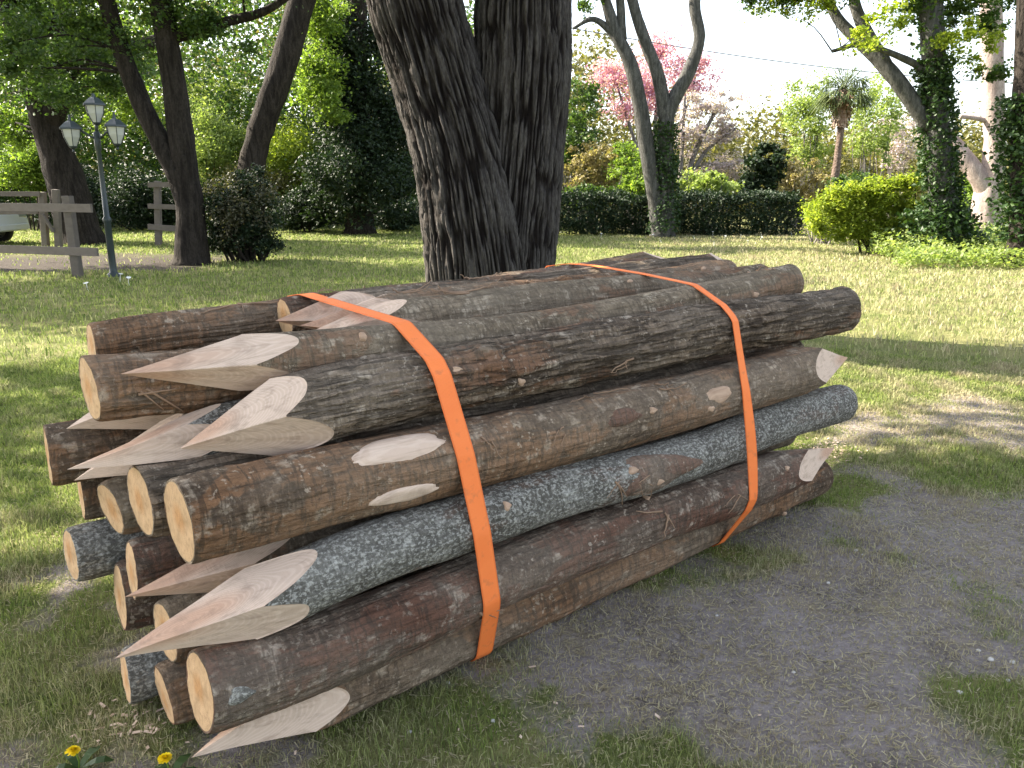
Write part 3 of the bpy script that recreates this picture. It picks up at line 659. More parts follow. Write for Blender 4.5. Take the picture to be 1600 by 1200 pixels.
def tree(name, label, cat, base, Y, stems, bark, crowns=(), group=None, limb_r=.035, limb_n=40, ring=14, rough=.14):
    """stems: lists of (x, y, width px[, depth shift]) top to bottom; crowns: (part, ellipses, clumps, leaves, size, material[, kw])"""
    b0 = W(base, 300, Y); b0[2] = 0
    root = thing(name, tuple(b0), label, cat, group); mb = MB(); allp = []
    for i, st in enumerate(stems):
        P = stem_pts(st, Y, 30); allp.append(P)
        if i == 0 or P[-1][2] < .5:                                # carry the foot into the ground with a small flare
            f = P[-1].copy(); f[2] = -.08; f[3] *= 1.25; P = np.vstack([P, f])
        mb.tube(P[:, :3] - b0, np.maximum(P[:, 3], .012), ring, True, rough, i * 3.1 + Y)
    src = np.concatenate(allp); k = 0
    lm = MB()
    for c in crowns:
        kw = c[6] if len(c) > 6 else {}
        part, cs = crown(c[0], c[1], Y, c[2], c[3], c[4], c[5], root, **kw)
        if limb_n and c[0] in ('crown', 'blossom'): limbs(lm, src, cs[rng.permutation(len(cs))[:limb_n]], limb_r, Y + k); k += 1
    if lm.n:
        for v_ in lm.v: mb.v.append(v_ - b0)
        for kf, fl_ in lm.f.items():
            for q_ in fl_: mb.f.setdefault(kf, []).append(q_ + mb.n)
        mb.n += lm.n; lm = MB()
    mb.build('trunk', M[bark], root)
    if lm.n: lm.v = [v - b0 for v in lm.v]; lm.build('branches', M[bark], root)
    return root
def bush(name, label, cat, base, Y, crowns, group=None, stems=10, bark='trunk_dark', height=1.):
    b0 = W(base, 300, Y); b0[2] = 0; root = thing(name, tuple(b0), label, cat, group); lm = MB(); rs = random.Random(str(base) + str(Y))
    for c in crowns:
        kw = c[6] if len(c) > 6 else {}; part, cs = crown(c[0], c[1], Y, c[2], c[3], c[4], c[5], root, **kw)
        for d in cs[rng.permutation(len(cs))[:stems]]:
            a = np.array([b0[0] + (d[0] - b0[0]) * .4 + rs.uniform(-.15, .15), b0[1] + (d[1] - b0[1]) * .4, -.03]); m = (a + d) / 2 + np.array([rs.uniform(-.2, .2), 0, .1])
            lm.tube(spline([a, m, d], 7) - b0, np.linspace(.03, .008, 7), 5, False)
    lm.build('stems', M[bark], root)
    return root

def ivy_on(st, Y, n, size, mat, parent, off=.14, name='ivy'):
    P = stem_pts(st, Y, 60); k = rng.integers(0, 59, n); f = rng.random(n); p = P[k] + (P[k + 1] - P[k]) * f[:, None]
    cover = fbm(np.stack([k * .25, f * 0, rng.random(n) * 2.2], -1), 2) ; a = rng.random(n) * 2 * np.pi
    r = p[:, 3] + off * rng.random(n) ** 1.3 * (.4 + 1.2 * cover)
    q = np.stack([p[:, 0] + r * np.cos(a), p[:, 1] + r * np.sin(a), p[:, 2]], -1); V, f = leaves(q, np.full(n, .05), n, size)
    V[:, 2] = np.maximum(V[:, 2], .03); return mesh(name, V - np.array(parent.location), f, M[mat], parent, False)

# ------------------------------------------------------------------ the big double trunk behind the pile
def big_tree():
    Yb = 8.05; b0 = W(772, 300, Yb); b0[2] = 0
    root = thing('twin_trunk_tree', tuple(b0), 'huge dark furrowed tree forking into two thick trunks right behind the pile', 'tree'); V = []; Fc = []; n0 = 0; rdg = []
    for st, sd in (([(575, -330, 118, .1), (612, -150, 128, .05), (648, 0, 134), (683, 120, 132), (722, 260, 142, -.05), (745, 400, 156, -.1), (752, 470, 166, -.1), (757, 540, 205, -.1)], 1.),
                   ([(835, -330, 110, .2), (824, -150, 124, .2), (817, 0, 132, .2), (815, 110, 140, .2), (806, 250, 138, .18), (792, 400, 146, .1), (789, 470, 152, .05), (789, 540, 172, .05)], 5.)):
        P = stem_pts(st, Yb, 560); T = np.gradient(P[:, :3], axis=0); T /= np.linalg.norm(T, axis=1)[:, None]
        n = 320; th = np.linspace(0, 2 * np.pi, n, endpoint=False); a = np.array([1., 0, 0]); rows = []
        arc = np.concatenate([[0], np.cumsum(np.linalg.norm(np.diff(P[:, :3], axis=0), axis=1))])
        for i in range(len(P)):
            a = a - T[i] * (a @ T[i]); a /= np.linalg.norm(a); b = np.cross(T[i], a); dr = np.cos(th)[:, None] * a + np.sin(th)[:, None] * b
            zz = np.full(n, arc[i])
            wob = (fbm(np.stack([np.cos(th) * 2, np.sin(th) * 2, zz * 2.5], -1) + sd * 3, 2) - .5) * 1.1
            q = np.stack([np.cos(th) * 16 + wob, np.sin(th) * 16 + wob, zz * 1.6], -1) + sd * 10
            q2 = np.stack([np.cos(th) * 33 + wob * 1.6, np.sin(th) * 33 + wob * 1.6, zz * 3.6], -1) + sd * 4
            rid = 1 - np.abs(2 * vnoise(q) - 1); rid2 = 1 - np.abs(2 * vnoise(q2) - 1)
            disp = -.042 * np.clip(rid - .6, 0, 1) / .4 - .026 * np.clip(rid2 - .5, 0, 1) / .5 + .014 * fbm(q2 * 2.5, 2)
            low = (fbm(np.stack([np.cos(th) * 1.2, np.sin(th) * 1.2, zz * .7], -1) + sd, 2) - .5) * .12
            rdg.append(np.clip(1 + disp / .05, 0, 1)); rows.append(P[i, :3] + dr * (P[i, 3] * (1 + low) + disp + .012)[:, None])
        rows = np.concatenate(rows); m = len(P); V.append(rows - b0); Fc.append(grid_faces(m, n)[:, ::-1] + n0); n0 += len(rows)
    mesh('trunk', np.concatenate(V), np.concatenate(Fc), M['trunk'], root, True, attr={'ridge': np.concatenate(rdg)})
    lm = MB(); cs = []
    for k in range(34):
        a = rng.random() * 6.28; r = 1.5 + 3.2 * rng.random() ** .7; cs.append([b0[0] + r * math.cos(a) * 1.1, b0[1] + .6 + r * math.sin(a) * .8, 7.2 + 3.6 * rng.random()])
    cs = np.array(cs); src = []
    for st in ([(575, -330, 118, .1), (540, -520, 90, .2), (520, -800, 50, .3)], [(835, -330, 110, .2), (850, -520, 85, .3), (880, -800, 50, .2)]):
        P = stem_pts(st, Yb, 16); src.append(P); lm.tube(P[:, :3] - b0, P[:, 3], 14, True, .1)
    lm2 = MB(); limbs(lm2, np.concatenate(src), cs, .09, 3); lm2.v = [v - b0 for v in lm2.v]
    lm.build('upper_limbs', M['trunk_dark'], root); lm2.build('branches', M['trunk_dark'], root)
    v, f = leaves(cs, np.full(len(cs), 1.0), 9000, .14); mesh('crown', v - b0, f, M['lf_green'], root, False)
big_tree()

# unseen trees added left of the view for shade; clumps placed sunward of wanted shadows
def shade_tree(name, label, loc, pts, n, size):
    root = thing(name, loc, label, 'tree', 'unseen shade trees left of the view'); b0 = np.array(loc); mb = MB()
    P = np.array([[*b0, .34], [b0[0] + .2, b0[1], 2, .27], [b0[0] + .1, b0[1] + .3, 4.5, .22], [b0[0] + .5, b0[1] + .2, 7.5, .12]]); S = spline(P, 24)
    mb.tube(S[:, :3] - b0, S[:, 3], 14, True, .12); mb.build('trunk', M['trunk_dark'], root)
    lm = MB(); limbs(lm, S[8:], pts, .07, 11); lm.v = [v - b0 for v in lm.v]; lm.build('branches', M['trunk_dark'], root)
    v, f = leaves(pts, np.full(len(pts), .62), n, size); mesh('crown', v - b0, f, M['lf_green'], root, False)
cot = 1 / math.tan(R(SUN_EL)); SH = np.array([SV[0], SV[1]]) / np.hypot(SV[0], SV[1])
pts = []
def seg_d(x, y):
    a = np.array([-.16, 2.23]); b = np.array([.45, 2.7]); t_ = np.clip((np.array([x, y]) - a) @ (b - a) / ((b - a) @ (b - a)), 0, 1); return math.hypot(*(a + (b - a) * t_ - [x, y]))
r2 = np.random.default_rng(21)
while len(pts) < 230:
    gx_, gy_ = r2.uniform(-2.6, 7.5), r2.uniform(-1.5, 5.2)
    edge = 5.0 if gx_ > 1.6 else 2.75 if gx_ < -1.2 else 2.35 + (gx_ + 1.2) * .6            # shade line: behind it the lawn is in the sun
    if gy_ > edge - .3 or math.hypot(gx_ + 1.2, gy_ - 1.8) < 1.05 or math.hypot(gx_ - .6, gy_ - 2.05) < .3 or seg_d(gx_, gy_) < .5: continue
    la = np.array([0, 1.95]); lb = np.array([2.4, 3.85]); tt_ = np.clip((np.array([gx_, gy_]) - la) @ (lb - la) / ((lb - la) @ (lb - la)), 0, 1)
    if math.hypot(*(la + (lb - la) * tt_ - [gx_, gy_])) < .55 and r2.random() < .6: continue
    if math.hypot((gx_ - .56) / .7, (gy_ - 1.55) / .45) < 1: continue
    h = r2.uniform(5.2, 8.4); q = np.array([gx_, gy_]) + SH * h * cot; pts.append([q[0], q[1], h])
shade_tree('shade_tree', 'unseen leafy tree left of the view, crown laid out to shade the pile', (-9.6, 4.2, 0), np.array(pts), 22000, .15)

pts = []
while len(pts) < 120:
    gx_, gy_ = r2.uniform(-7.5, .3), r2.uniform(8.2, 14.5)
    if fbm(np.array([gx_ * .55, gy_ * .9, 3.]), 2) < .47: continue
    h = r2.uniform(5.8, 8.5); q = np.array([gx_, gy_]) + SH * h * cot
    if q[0] > -q[1] * .62: continue
    pts.append([q[0], q[1], h])
shade_tree('shade_tree', 'unseen leafy tree left of the view, crown laid out to dapple the lawn by the lamp post', (-14.2, 15.6, 0), np.array(pts), 15000, .15)
pts = []
while len(pts) < 11:
    gx_, gy_ = r2.uniform(-5.5, -1.9), r2.uniform(3.2, 7.5); h = r2.uniform(5.2, 7.5); q = np.array([gx_, gy_]) + SH * h * cot; pts.append([q[0], q[1], h])
shade_tree('shade_tree', 'unseen thin leafy tree left of the view, crown laid out for loose shade on the near lawn', (-12.4, 8.6, 0), np.array(pts), 1600, .15)

# ------------------------------------------------------------------ trees on the left
KW = dict
tree('leaning_tree', 'dark leaning tree with a side branch behind the plank fence at far left', 'tree', 130, 20.5,
     [[(0, -40, 24), (26, 60, 27), (50, 130, 32), (75, 200, 46), (102, 280, 56), (128, 375, 66)], [(300, 25, 10, 1), (255, 62, 18, .5), (165, 78, 22, .2), (108, 108, 28), (72, 210, 40)], [(95, -60, 22), (92, 60, 26), (82, 140, 30), (78, 210, 36)]], 'trunk_dark',
     [('crown', [(40, 70, 150, 90), (150, 120, 130, 70, -1), (60, -80, 220, 90), (30, 190, 90, 60, 2)], 110, 34000, .09, 'lf_green', KW(cr=.26)), ('sun_tinted_leaves', [(90, 60, 150, 80, 1.5), (200, 170, 80, 60, 2), (20, 200, 60, 60, 1)], 60, 14000, .09, 'lf_fresh', KW(cr=.28))], limb_n=30)  # second leaf layer paints sunlight with a brighter green
tree('forked_tree', 'dark tree forked low into two trunks between the lamp post and the round bush', 'tree', 300, 15.0,
     [[(238, -60, 32), (254, 20, 33), (272, 130, 35), (286, 240, 38), (297, 330, 42), (301, 408, 54)], [(150, -60, 24), (178, 40, 25), (212, 140, 28), (250, 220, 30), (285, 285, 38), (298, 350, 30)], [(480, -30, 8, .5), (420, 14, 12, .3), (350, 35, 14, .2), (268, 60, 18)]], 'trunk_dark',
     [('crown', [(330, 40, 130, 45), (140, 30, 140, 60), (300, -90, 260, 90), (60, 110, 60, 60)], 90, 26000, .07, 'lf_green', KW(cr=.27))], limb_n=30)
tree('slanting_tree', 'dark bare trunk slanting right behind the round bush', 'tree', 390, 22.0,
     [[(505, -90, 36), (472, 0, 37), (440, 110, 39), (412, 190, 38), (393, 260, 41), (380, 360, 48)]], 'trunk_dark',
     [('crown', [(520, -90, 180, 70)], 30, 5000, .12, 'lf_green', KW(cr=.2))], limb_n=16)
bush('round_bush', 'dense dusky round bush at the foot of the forked tree', 'bush', 378, 15.6,
     [('foliage', [(378, 335, 62, 66), (345, 370, 36, 42), (410, 370, 34, 36), (388, 285, 40, 26)], 90, 15000, .06, 'lf_dark', KW(cr=.25)), ('twigs', [(375, 330, 68, 68)], 60, 6500, .055, 'lf_dusky', KW(cr=.3))], stems=16)
tree('ivy_clad_evergreen', 'tall dark ivy-clad evergreen left of the twin trunk', 'tree', 560, 25,
     [[(560, -60, 30), (556, 100, 34), (562, 250, 40), (562, 355, 46)]], 'trunk_dark',
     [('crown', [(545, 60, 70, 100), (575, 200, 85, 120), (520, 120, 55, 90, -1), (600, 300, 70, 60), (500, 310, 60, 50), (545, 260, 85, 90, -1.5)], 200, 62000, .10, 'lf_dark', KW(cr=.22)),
      ('sun_tinted_ivy', [(496, 115, 34, 95, -2, .6), (505, 30, 40, 50, -2, .6), (522, 170, 28, 40, -2.2, .6)], 60, 9500, .095, 'lf_fresh', KW(cr=.36))], limb_n=30)  # sunlight on the left side painted as brighter ivy leaves
ivy_on([(560, -60, 60), (556, 100, 64), (562, 250, 70), (562, 355, 80)], 25, 7000, .11, 'lf_dark', C.objects['ivy_clad_evergreen'], .7)
for i, (x, y, rx, ry, yy, mt, lb) in enumerate([(470, 330, 55, 32, 26, 'lf_dark', 'low dark shrub between the round bush and the evergreen'),
        (620, 335, 55, 28, 27, 'lf_dark', 'low dark shrub touching the left side of the twin trunk'),
        (225, 310, 80, 52, 27, 'lf_dark', 'very dark shrub in deep shade behind the slatted fence piece'),
        (335, 215, 60, 60, 30, 'lf_pale', 'twiggy shrub with sunlight painted into its pale leaves behind the forked tree'),  # pale leaf colour stands in for sunlight on this shrub
        (400, 300, 70, 50, 29, 'lf_olive', 'olive thicket low behind the round bush'), (590, 250, 60, 80, 30, 'lf_dark', 'dark thicket seen left of the twin trunk at mid height'),
        (450, 235, 45, 70, 30, 'lf_yellow', 'tall yellow-green shrub right of the slanting trunk'),
        (340, 165, 60, 50, 34, 'lf_pale', 'budding tree with sunlight painted into its pale leaves between the forked and slanting trunks'),  # sunlight put into the colour by paler leaves
        (45, 250, 60, 42, 27, 'lf_fresh', 'bright yellow-green shrub behind the fence at far left'),
        (120, 300, 75, 45, 29, 'lf_dark', 'dark shrub behind the leaning tree trunk')]):
    bush('background_shrub', lb, 'shrub', x, yy, [('foliage', [(x, y, rx, ry, 0, 1.4), (x, min(335, y + ry * .8), rx * .9, ry * .5, 0, 1.2)], 80, 17000, .09, mt, KW(cr=.28))], stems=8)

# the far wood that closes the view, as one mass
cs = []; rs_ = []
for k in range(2200):
    x = rng.uniform(-52, 56); y = rng.uniform(40, 62); hm = 15 if x < -4 else (8.0 if x < 8 else 4.2)
    hm = hm * (.7 + .5 * math.sin(x * .35) ** 2); cs.append([x, y, rng.random() ** 1.1 * hm]); rs_.append(rng.uniform(.8, 1.7))
V, f = leaves(np.array(cs), np.array(rs_), 230000, .27); V[:, 2] = np.maximum(V[:, 2], .05)
tag(mesh('far_wood', V, f, M['lf_olive'], None, False), 'distant wood of mixed spring foliage closing the view behind the garden', 'woodland', kind='stuff')
cs = np.array([[rng.uniform(-34, 1), rng.uniform(31, 38), rng.random() ** 1.5 * 8.6] for _ in range(760)])
V, f = leaves(cs, np.full(len(cs), 1.3), 150000, .17); V[:, 2] = np.maximum(V[:, 2], .05)
tag(mesh('shady_wood', V, f, M['lf_green'], None, False), 'green shady wood behind the trees on the left', 'woodland', kind='stuff')

# ------------------------------------------------------------------ right side
def hedge():
    a = W(862, 360, 24.6); b = W(1243, 360, 24.6); root = thing('clipped_hedge', ((a[0] + b[0]) / 2, 24.6, 0), 'low dark clipped hedge across the lawn right of the twin trunk', 'hedge'); b0 = np.array(root.location)
    n = 26000; h = 1.12; q = rng.random((n, 3)); s = rng.integers(0, 3, n)
    X_ = a[0] + (b[0] - a[0]) * q[:, 0]; Y_ = 24.1 + 1.1 * q[:, 1]; Z_ = h * q[:, 2]
    Y_ = np.where(s == 0, 24.1 + rng.normal(size=n) * .05, Y_); Z_ = np.where(s == 1, h + rng.normal(size=n) * .05, Z_)
    p = np.stack([X_, Y_, np.maximum(Z_, .03)], -1); p += (fbm(p * 1.5, 2)[:, None] - .5) * np.array([0, .5, .35])
    V, f = leaves(p, np.full(n, .06), n, .085); V[:, 2] = np.maximum(V[:, 2], .02); mesh('foliage', V - b0, f, M['lf_dark'], root, False)
    mb = MB()
    for x in np.arange(a[0] + .2, b[0], .35): mb.tube(np.array([[x, 24.65, -.05], [x + rng.normal() * .1, 24.6, .5], [x + rng.normal() * .15, 24.65, .95]]) - b0, [.03, .025, .01], 6)
    mb.build('stems', M['trunk_dark'], root)
hedge()
tree('forked_garden_tree', 'slender grey tree splitting in a Y above its ivy-wrapped stem before the hedge', 'tree', 1035, 23.4,
     [[(1100, -60, 18), (1085, 5, 17), (1093, 60, 17), (1075, 115, 20), (1048, 165, 22), (1040, 200, 24), (1040, 290, 26), (1036, 362, 38)], [(975, -50, 14), (992, 15, 16), (1012, 75, 18), (1030, 125, 20), (1040, 190, 22)],
      [(930, -60, 12), (958, 40, 18), (985, 100, 21), (1000, 165, 23), (1010, 230, 24), (1025, 310, 26), (1032, 362, 30)], [(965, -40, 12), (970, 20, 13), (972, 62, 14)], [(895, 45, 4), (925, 30, 8), (950, 45, 11), (968, 68, 14)]], 'trunk_greygreen',
     [('crown', [(930, -40, 70, 40), (1060, -50, 90, 40), (910, 15, 30, 18)], 34, 2600, .10, 'lf_green', KW(cr=.2))], limb_n=24, limb_r=.02)
ivy_on([(1041, 190, 22), (1040, 250, 24), (1040, 300, 26), (1036, 362, 36)], 23.4, 4200, .085, 'lf_ivy', bpy.data.objects[[o.name for o in C.objects if o.name.startswith('forked_garden')][0]], .16)
tree('judas_tree', 'pink blossoming tree behind the slender forked tree', 'tree', 1030, 33,
     [[(1030, 120, 4), (1022, 220, 7), (1015, 330, 11)], [(960, 120, 3), (985, 200, 5), (1015, 290, 7)], [(1085, 130, 3), (1060, 200, 5), (1018, 270, 7)]], 'trunk_grey',
     [('blossom', [(1030, 115, 62, 50), (1085, 120, 42, 32), (955, 115, 48, 40), (1030, 68, 40, 26), (1000, 165, 60, 30)], 110, 12500, .10, 'lf_pink', KW(cr=.34))], limb_n=50, limb_r=.02)
tree('lilac_tree', 'thin spreading tree with faded lilac blossom above the hedge', 'tree', 1060, 30,
     [[(1120, 170, 5), (1085, 240, 8), (1062, 330, 12)], [(1150, 200, 4), (1100, 240, 6), (1064, 310, 8)], [(1070, 150, 4), (1066, 230, 6), (1060, 320, 8)]], 'trunk_grey',
     [('blossom', [(1110, 170, 60, 36), (1085, 215, 60, 38), (1140, 205, 34, 34), (1120, 260, 65, 32)], 110, 9500, .085, 'lf_lilac', KW(cr=.2))], limb_n=70, limb_r=.018)
bush('dark_round_shrub', 'dark green rounded shrub at the right end of the hedge', 'shrub', 1195, 27, [('foliage', [(1195, 250, 30, 38), (1180, 285, 38, 28), (1208, 280, 24, 30)], 60, 6500, .12, 'lf_dark', KW(cr=.24)), ], stems=8)
for i, (x, y, rx, ry, yy, mt, lb, n_) in enumerate([(900, 190, 48, 80, 29, 'lf_green', 'green tree showing just right of the twin trunk', 7000), (925, 260, 55, 42, 28, 'lf_buff', 'orange-buff shrub right of the twin trunk', 4500), (985, 255, 38, 48, 27, 'lf_fresh', 'multi-stemmed green shrub left of the slender forked tree', 3500),
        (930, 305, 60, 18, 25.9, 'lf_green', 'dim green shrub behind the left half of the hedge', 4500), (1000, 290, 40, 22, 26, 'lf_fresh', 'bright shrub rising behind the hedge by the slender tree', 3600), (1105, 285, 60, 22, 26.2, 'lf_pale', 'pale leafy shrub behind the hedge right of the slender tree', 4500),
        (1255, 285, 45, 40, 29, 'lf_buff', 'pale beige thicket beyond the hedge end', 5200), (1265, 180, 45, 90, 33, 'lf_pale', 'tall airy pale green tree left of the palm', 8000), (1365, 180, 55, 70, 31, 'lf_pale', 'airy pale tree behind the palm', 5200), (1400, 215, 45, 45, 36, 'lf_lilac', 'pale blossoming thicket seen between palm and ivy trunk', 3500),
        (1330, 290, 50, 26, 27, 'lf_green', 'green shrub behind the foot of the palm', 4500), (1520, 300, 45, 36, 24, 'lf_fresh', 'green shrub between the ivy trunk and the pale trunk', 4200), (1290, 330, 40, 26, 20.5, 'lf_yellow', 'yellow-green low shrub at the lawn edge right of the hedge', 3600)]):
    bush('background_shrub', lb, 'shrub', x, yy, [('foliage', [(x, y, rx, ry, 0, 1.2), (x, min(330, y + ry * .7), rx * .8, ry * .5, 0, 1.)], 60, n_, .105 if yy > 22 else .08, mt, KW(cr=.2))], stems=14, bark='trunk_grey')
bush('maple_shrub', 'spreading yellow-green shrub in front of the ivy-covered trunk', 'shrub', 1385, 17.5, [('foliage', [(1375, 318, 75, 30), (1415, 350, 60, 30), (1315, 345, 62, 24), (1340, 300, 55, 16), (1400, 283, 50, 18), (1365, 365, 95, 20), (1290, 320, 36, 14)], 210, 36000, .065, 'lf_yellow', KW(cr=.17, up=1.2))], stems=10)

def palm():
    Yp = 27; b0 = W(1302, 300, Yp); b0[2] = 0; root = thing('palm_tree', tuple(b0), 'shaggy fan palm with thin trunk and dry brown skirt', 'palm'); mb = MB()
    P = stem_pts([(1318, 140, 16), (1315, 190, 12), (1308, 250, 11), (1302, 300, 12), (1298, 345, 14)], Yp, 40); P = np.vstack([P, [P[-1][0], P[-1][1], -.05, P[-1][3]]])
    mb.tube(P[:, :3] - b0, P[:, 3], 12, True, .2); mb.build('trunk', M['palm_trunk'], root)
    top = P[0][:3]; fr = MB(); dr = MB()
    for k in range(64):
        az = rng.random() * 6.28; el = rng.uniform(-.6, 1.2); L = rng.uniform(.8, 1.2); d = np.array([math.cos(az) * math.cos(el), math.sin(az) * math.cos(el), math.sin(el)])
        hub = top + d * L * .55 + np.array([0, 0, -.1]); fr.tube([top - b0, (top + hub) / 2 + [0, 0, .04] - b0, hub - b0], [.012, .01, .008], 4, False)
        side = np.cross(d, [0, 0, 1]); side /= np.linalg.norm(side)
        for a in np.linspace(-1.2, 1.2, 11):
            e = hub + (d * math.cos(a) + side * math.sin(a)) * L * .55 - np.array([0, 0, .3 * abs(a) * L + .22]); m = (hub + e) / 2 + [0, 0, .05]; s = np.cross(e - hub, [0, 0, 1.]); s = s / np.linalg.norm(s) * .018
            fr.add(np.array([hub, m + s, e, m - s]) - b0, np.array([[0, 1, 2, 3]]))
    for k in range(260):
        az = rng.random() * 6.28; z = rng.uniform(0, .95); r = .2 + .36 * (1 - z / .9) * rng.random() + .05; a = top + [math.cos(az) * .12, math.sin(az) * .12, -z * .6]; e = top + [math.cos(az) * r, math.sin(az) * r, -z - .25]
        s = np.array([-math.sin(az), math.cos(az), 0]) * .05; dr.add(np.array([a - s * .4, a + s * .4, e + s, e - s]) - b0, np.array([[0, 1, 2, 3]]))
    fr.build('fronds', M['lf_palm'], root, False); dr.build('dry_skirt', M['lf_dry'], root, False)
palm()
tree('ivy_trunk_tree', 'tall tree on the right with dark ivy wrapped all up its trunk', 'tree', 1475, 16.5,
     [[(1448, -80, 28), (1454, 0, 30), (1459, 100, 33), (1464, 200, 36), (1472, 300, 42), (1480, 372, 52)], [(1270, -50, 9, .8), (1310, 30, 15, .6), (1365, 85, 21, .3), (1405, 130, 23, .1), (1452, 200, 23)], [(1330, -60, 12, .5), (1340, 20, 16, .4), (1385, 105, 20, .2)], [(1300, 80, 5, -.3), (1350, 70, 8, -.2), (1420, 95, 10), (1460, 120, 14)]], 'trunk_greygreen',
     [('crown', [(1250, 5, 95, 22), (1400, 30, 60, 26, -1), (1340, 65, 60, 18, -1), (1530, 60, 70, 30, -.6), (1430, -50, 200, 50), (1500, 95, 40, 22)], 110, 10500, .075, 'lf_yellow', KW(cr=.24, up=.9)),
      ('shade_tinted_leaves', [(1240, -10, 110, 26), (1530, 20, 80, 40), (1440, -10, 60, 40), (1550, 110, 40, 20)], 80, 8000, .075, 'lf_green', KW(cr=.24, up=.9))], limb_n=30, limb_r=.02)  # darker green leaf layer paints shade into the yellow-green crown
T5 = C.objects['ivy_trunk_tree']
ivy_on([(1458, 95, 28), (1463, 170, 32), (1471, 280, 40), (1480, 372, 52)], 16.5, 6500, .085, 'lf_ivy', T5, .17)
ivy_on([(1450, -60, 28), (1455, 20, 30), (1459, 100, 30)], 16.5, 700, .10, 'lf_green', T5, .2)
ivy_on([(1466, 330, 40), (1476, 385, 60)], 16.5, 1800, .10, 'lf_ivy', T5, .45)
tree('pale_trunk_tree', 'pale pinkish smooth trunk with a low limb slanting left at far right', 'tree', 1545, 19.5,
     [[(1548, -60, 30), (1550, 60, 31), (1553, 160, 30), (1553, 250, 32), (1545, 300, 40), (1540, 345, 46)], [(1474, 205, 20, .4), (1500, 240, 26, .2), (1530, 278, 28), (1542, 310, 30)], [(1500, 182, 6), (1525, 185, 7), (1552, 192, 8)]], 'trunk_pink',
     [('crown', [(1560, -40, 60, 40)], 20, 1800, .09, 'lf_green', KW(cr=.25))], limb_n=8)
tree('ivy_post_tree', 'ivy-smothered trunk cut off by the right edge of the photo', 'tree', 1604, 15,
     [[(1608, -20, 30), (1604, 120, 34), (1602, 240, 40), (1604, 375, 52)]], 'trunk_dark', [], limb_n=0)
ivy_on([(1604, 150, 34), (1602, 240, 40), (1604, 375, 52)], 15, 5500, .09, 'lf_ivy', C.objects['ivy_post_tree'], .3)
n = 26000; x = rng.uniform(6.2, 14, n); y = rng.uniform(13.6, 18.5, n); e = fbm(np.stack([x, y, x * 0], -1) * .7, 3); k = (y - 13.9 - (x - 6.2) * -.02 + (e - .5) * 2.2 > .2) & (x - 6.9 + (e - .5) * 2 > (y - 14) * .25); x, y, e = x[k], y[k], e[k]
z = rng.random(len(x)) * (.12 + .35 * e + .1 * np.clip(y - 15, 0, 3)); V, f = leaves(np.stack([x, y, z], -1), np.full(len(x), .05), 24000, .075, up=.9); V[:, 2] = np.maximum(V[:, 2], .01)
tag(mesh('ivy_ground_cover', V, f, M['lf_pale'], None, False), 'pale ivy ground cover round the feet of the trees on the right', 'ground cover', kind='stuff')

# overhead wire, far side
def wire():
    a = W(700, 5, 30); b = W(1640, 132, 38); pts = [a + (b - a) * t + np.array([0, 0, -.5 * 4 * t * (1 - t)]) for t in np.linspace(0, 1, 40)]
    pts = [pts[0] + (a - b) * .8 + np.array([0, 0, 1.2])] + pts + [pts[-1] + (b - a) * .5 + np.array([0, 0, .8])]
    mb = MB(); mb.tube(pts, .02, 6); tag(mb.build('overhead_wire', M['wire']), 'thin overhead wire crossing the bright sky behind the trees', 'wire')
wire()

# ------------------------------------------------------------------ fences, lamp, car
def beam(mb, a, b, h, w):
    a = np.asarray(a, float); b = np.asarray(b, float); d = b - a; L = np.linalg.norm(d); X = d / L
    if abs(X[2]) > .8: Yv = np.array([1., 0, 0]); Yv -= X * (Yv @ X); Yv /= np.linalg.norm(Yv); Zv = np.cross(X, Yv)
    else: Yv = np.cross([0, 0, 1.], X); Yv /= np.linalg.norm(Yv); Zv = np.cross(X, Yv)
    mb.box((a + b) / 2, (L, w, h), np.stack([X, Yv, Zv], 1))
def fence(label, loc, posts, rails, name='plank_fence'):
    root = thing(name, tuple(loc), label, 'fence', None); b0 = np.array(loc, float)
    for (a, b, h, w) in posts: m = MB(); beam(m, np.array(a) - b0, np.array(b) - b0, h, w); m.build('post', M['fence'], root, False)
    for (a, b, h, w) in rails: m = MB(); beam(m, np.array(a) - b0, np.array(b) - b0, h, w); m.build('rail', M['fence'], root, False)
    return root
p = G(122, 432); p[2] = 0
zt = W(114, 306, p[1])[2]; r1 = W(114, 322, p[1] - .12); r2_ = W(122, 393, p[1] - .12)
fence('grey wooden post and two-plank fence left of the lamp post', p, [(p + [0, 0, -.1], [p[0], p[1], zt], .14, .13), (p + [-2.6, 1.0, -.1], [p[0] - 2.6, p[1] + 1., zt], .14, .13)],
      [((r1[0] + .36, r1[1] - .13, r1[2] - .03), (r1[0] - 3.2, r1[1] + 1.1, r1[2] - .02), .13, .04), ((r2_[0] + .38, r2_[1] - .13, r2_[2]), (r2_[0] - 3.2, r2_[1] + 1.1, r2_[2]), .13, .04)])
p = G(88, 386); pz = lambda x, y: W(x, y, p[1])
fence('weathered far fence with paired posts beyond the near plank fence', p, [(pz(72, 388), pz(66, 300), .14, .14), (pz(92, 388), pz(87, 296), .14, .14)], [(pz(-60, 303) + [0, -.1, 0], pz(66, 303) + [0, -.1, 0], .11, .05), (pz(-60, 333) + [0, -.1, 0], pz(62, 331) + [0, -.1, 0], .1, .05), (pz(70, 335) + [0, -.1, 0], pz(88, 362) + [0, -.1, 0], .1, .05)])
p = G(248, 383); pz = lambda x, y: W(x, y, p[1])
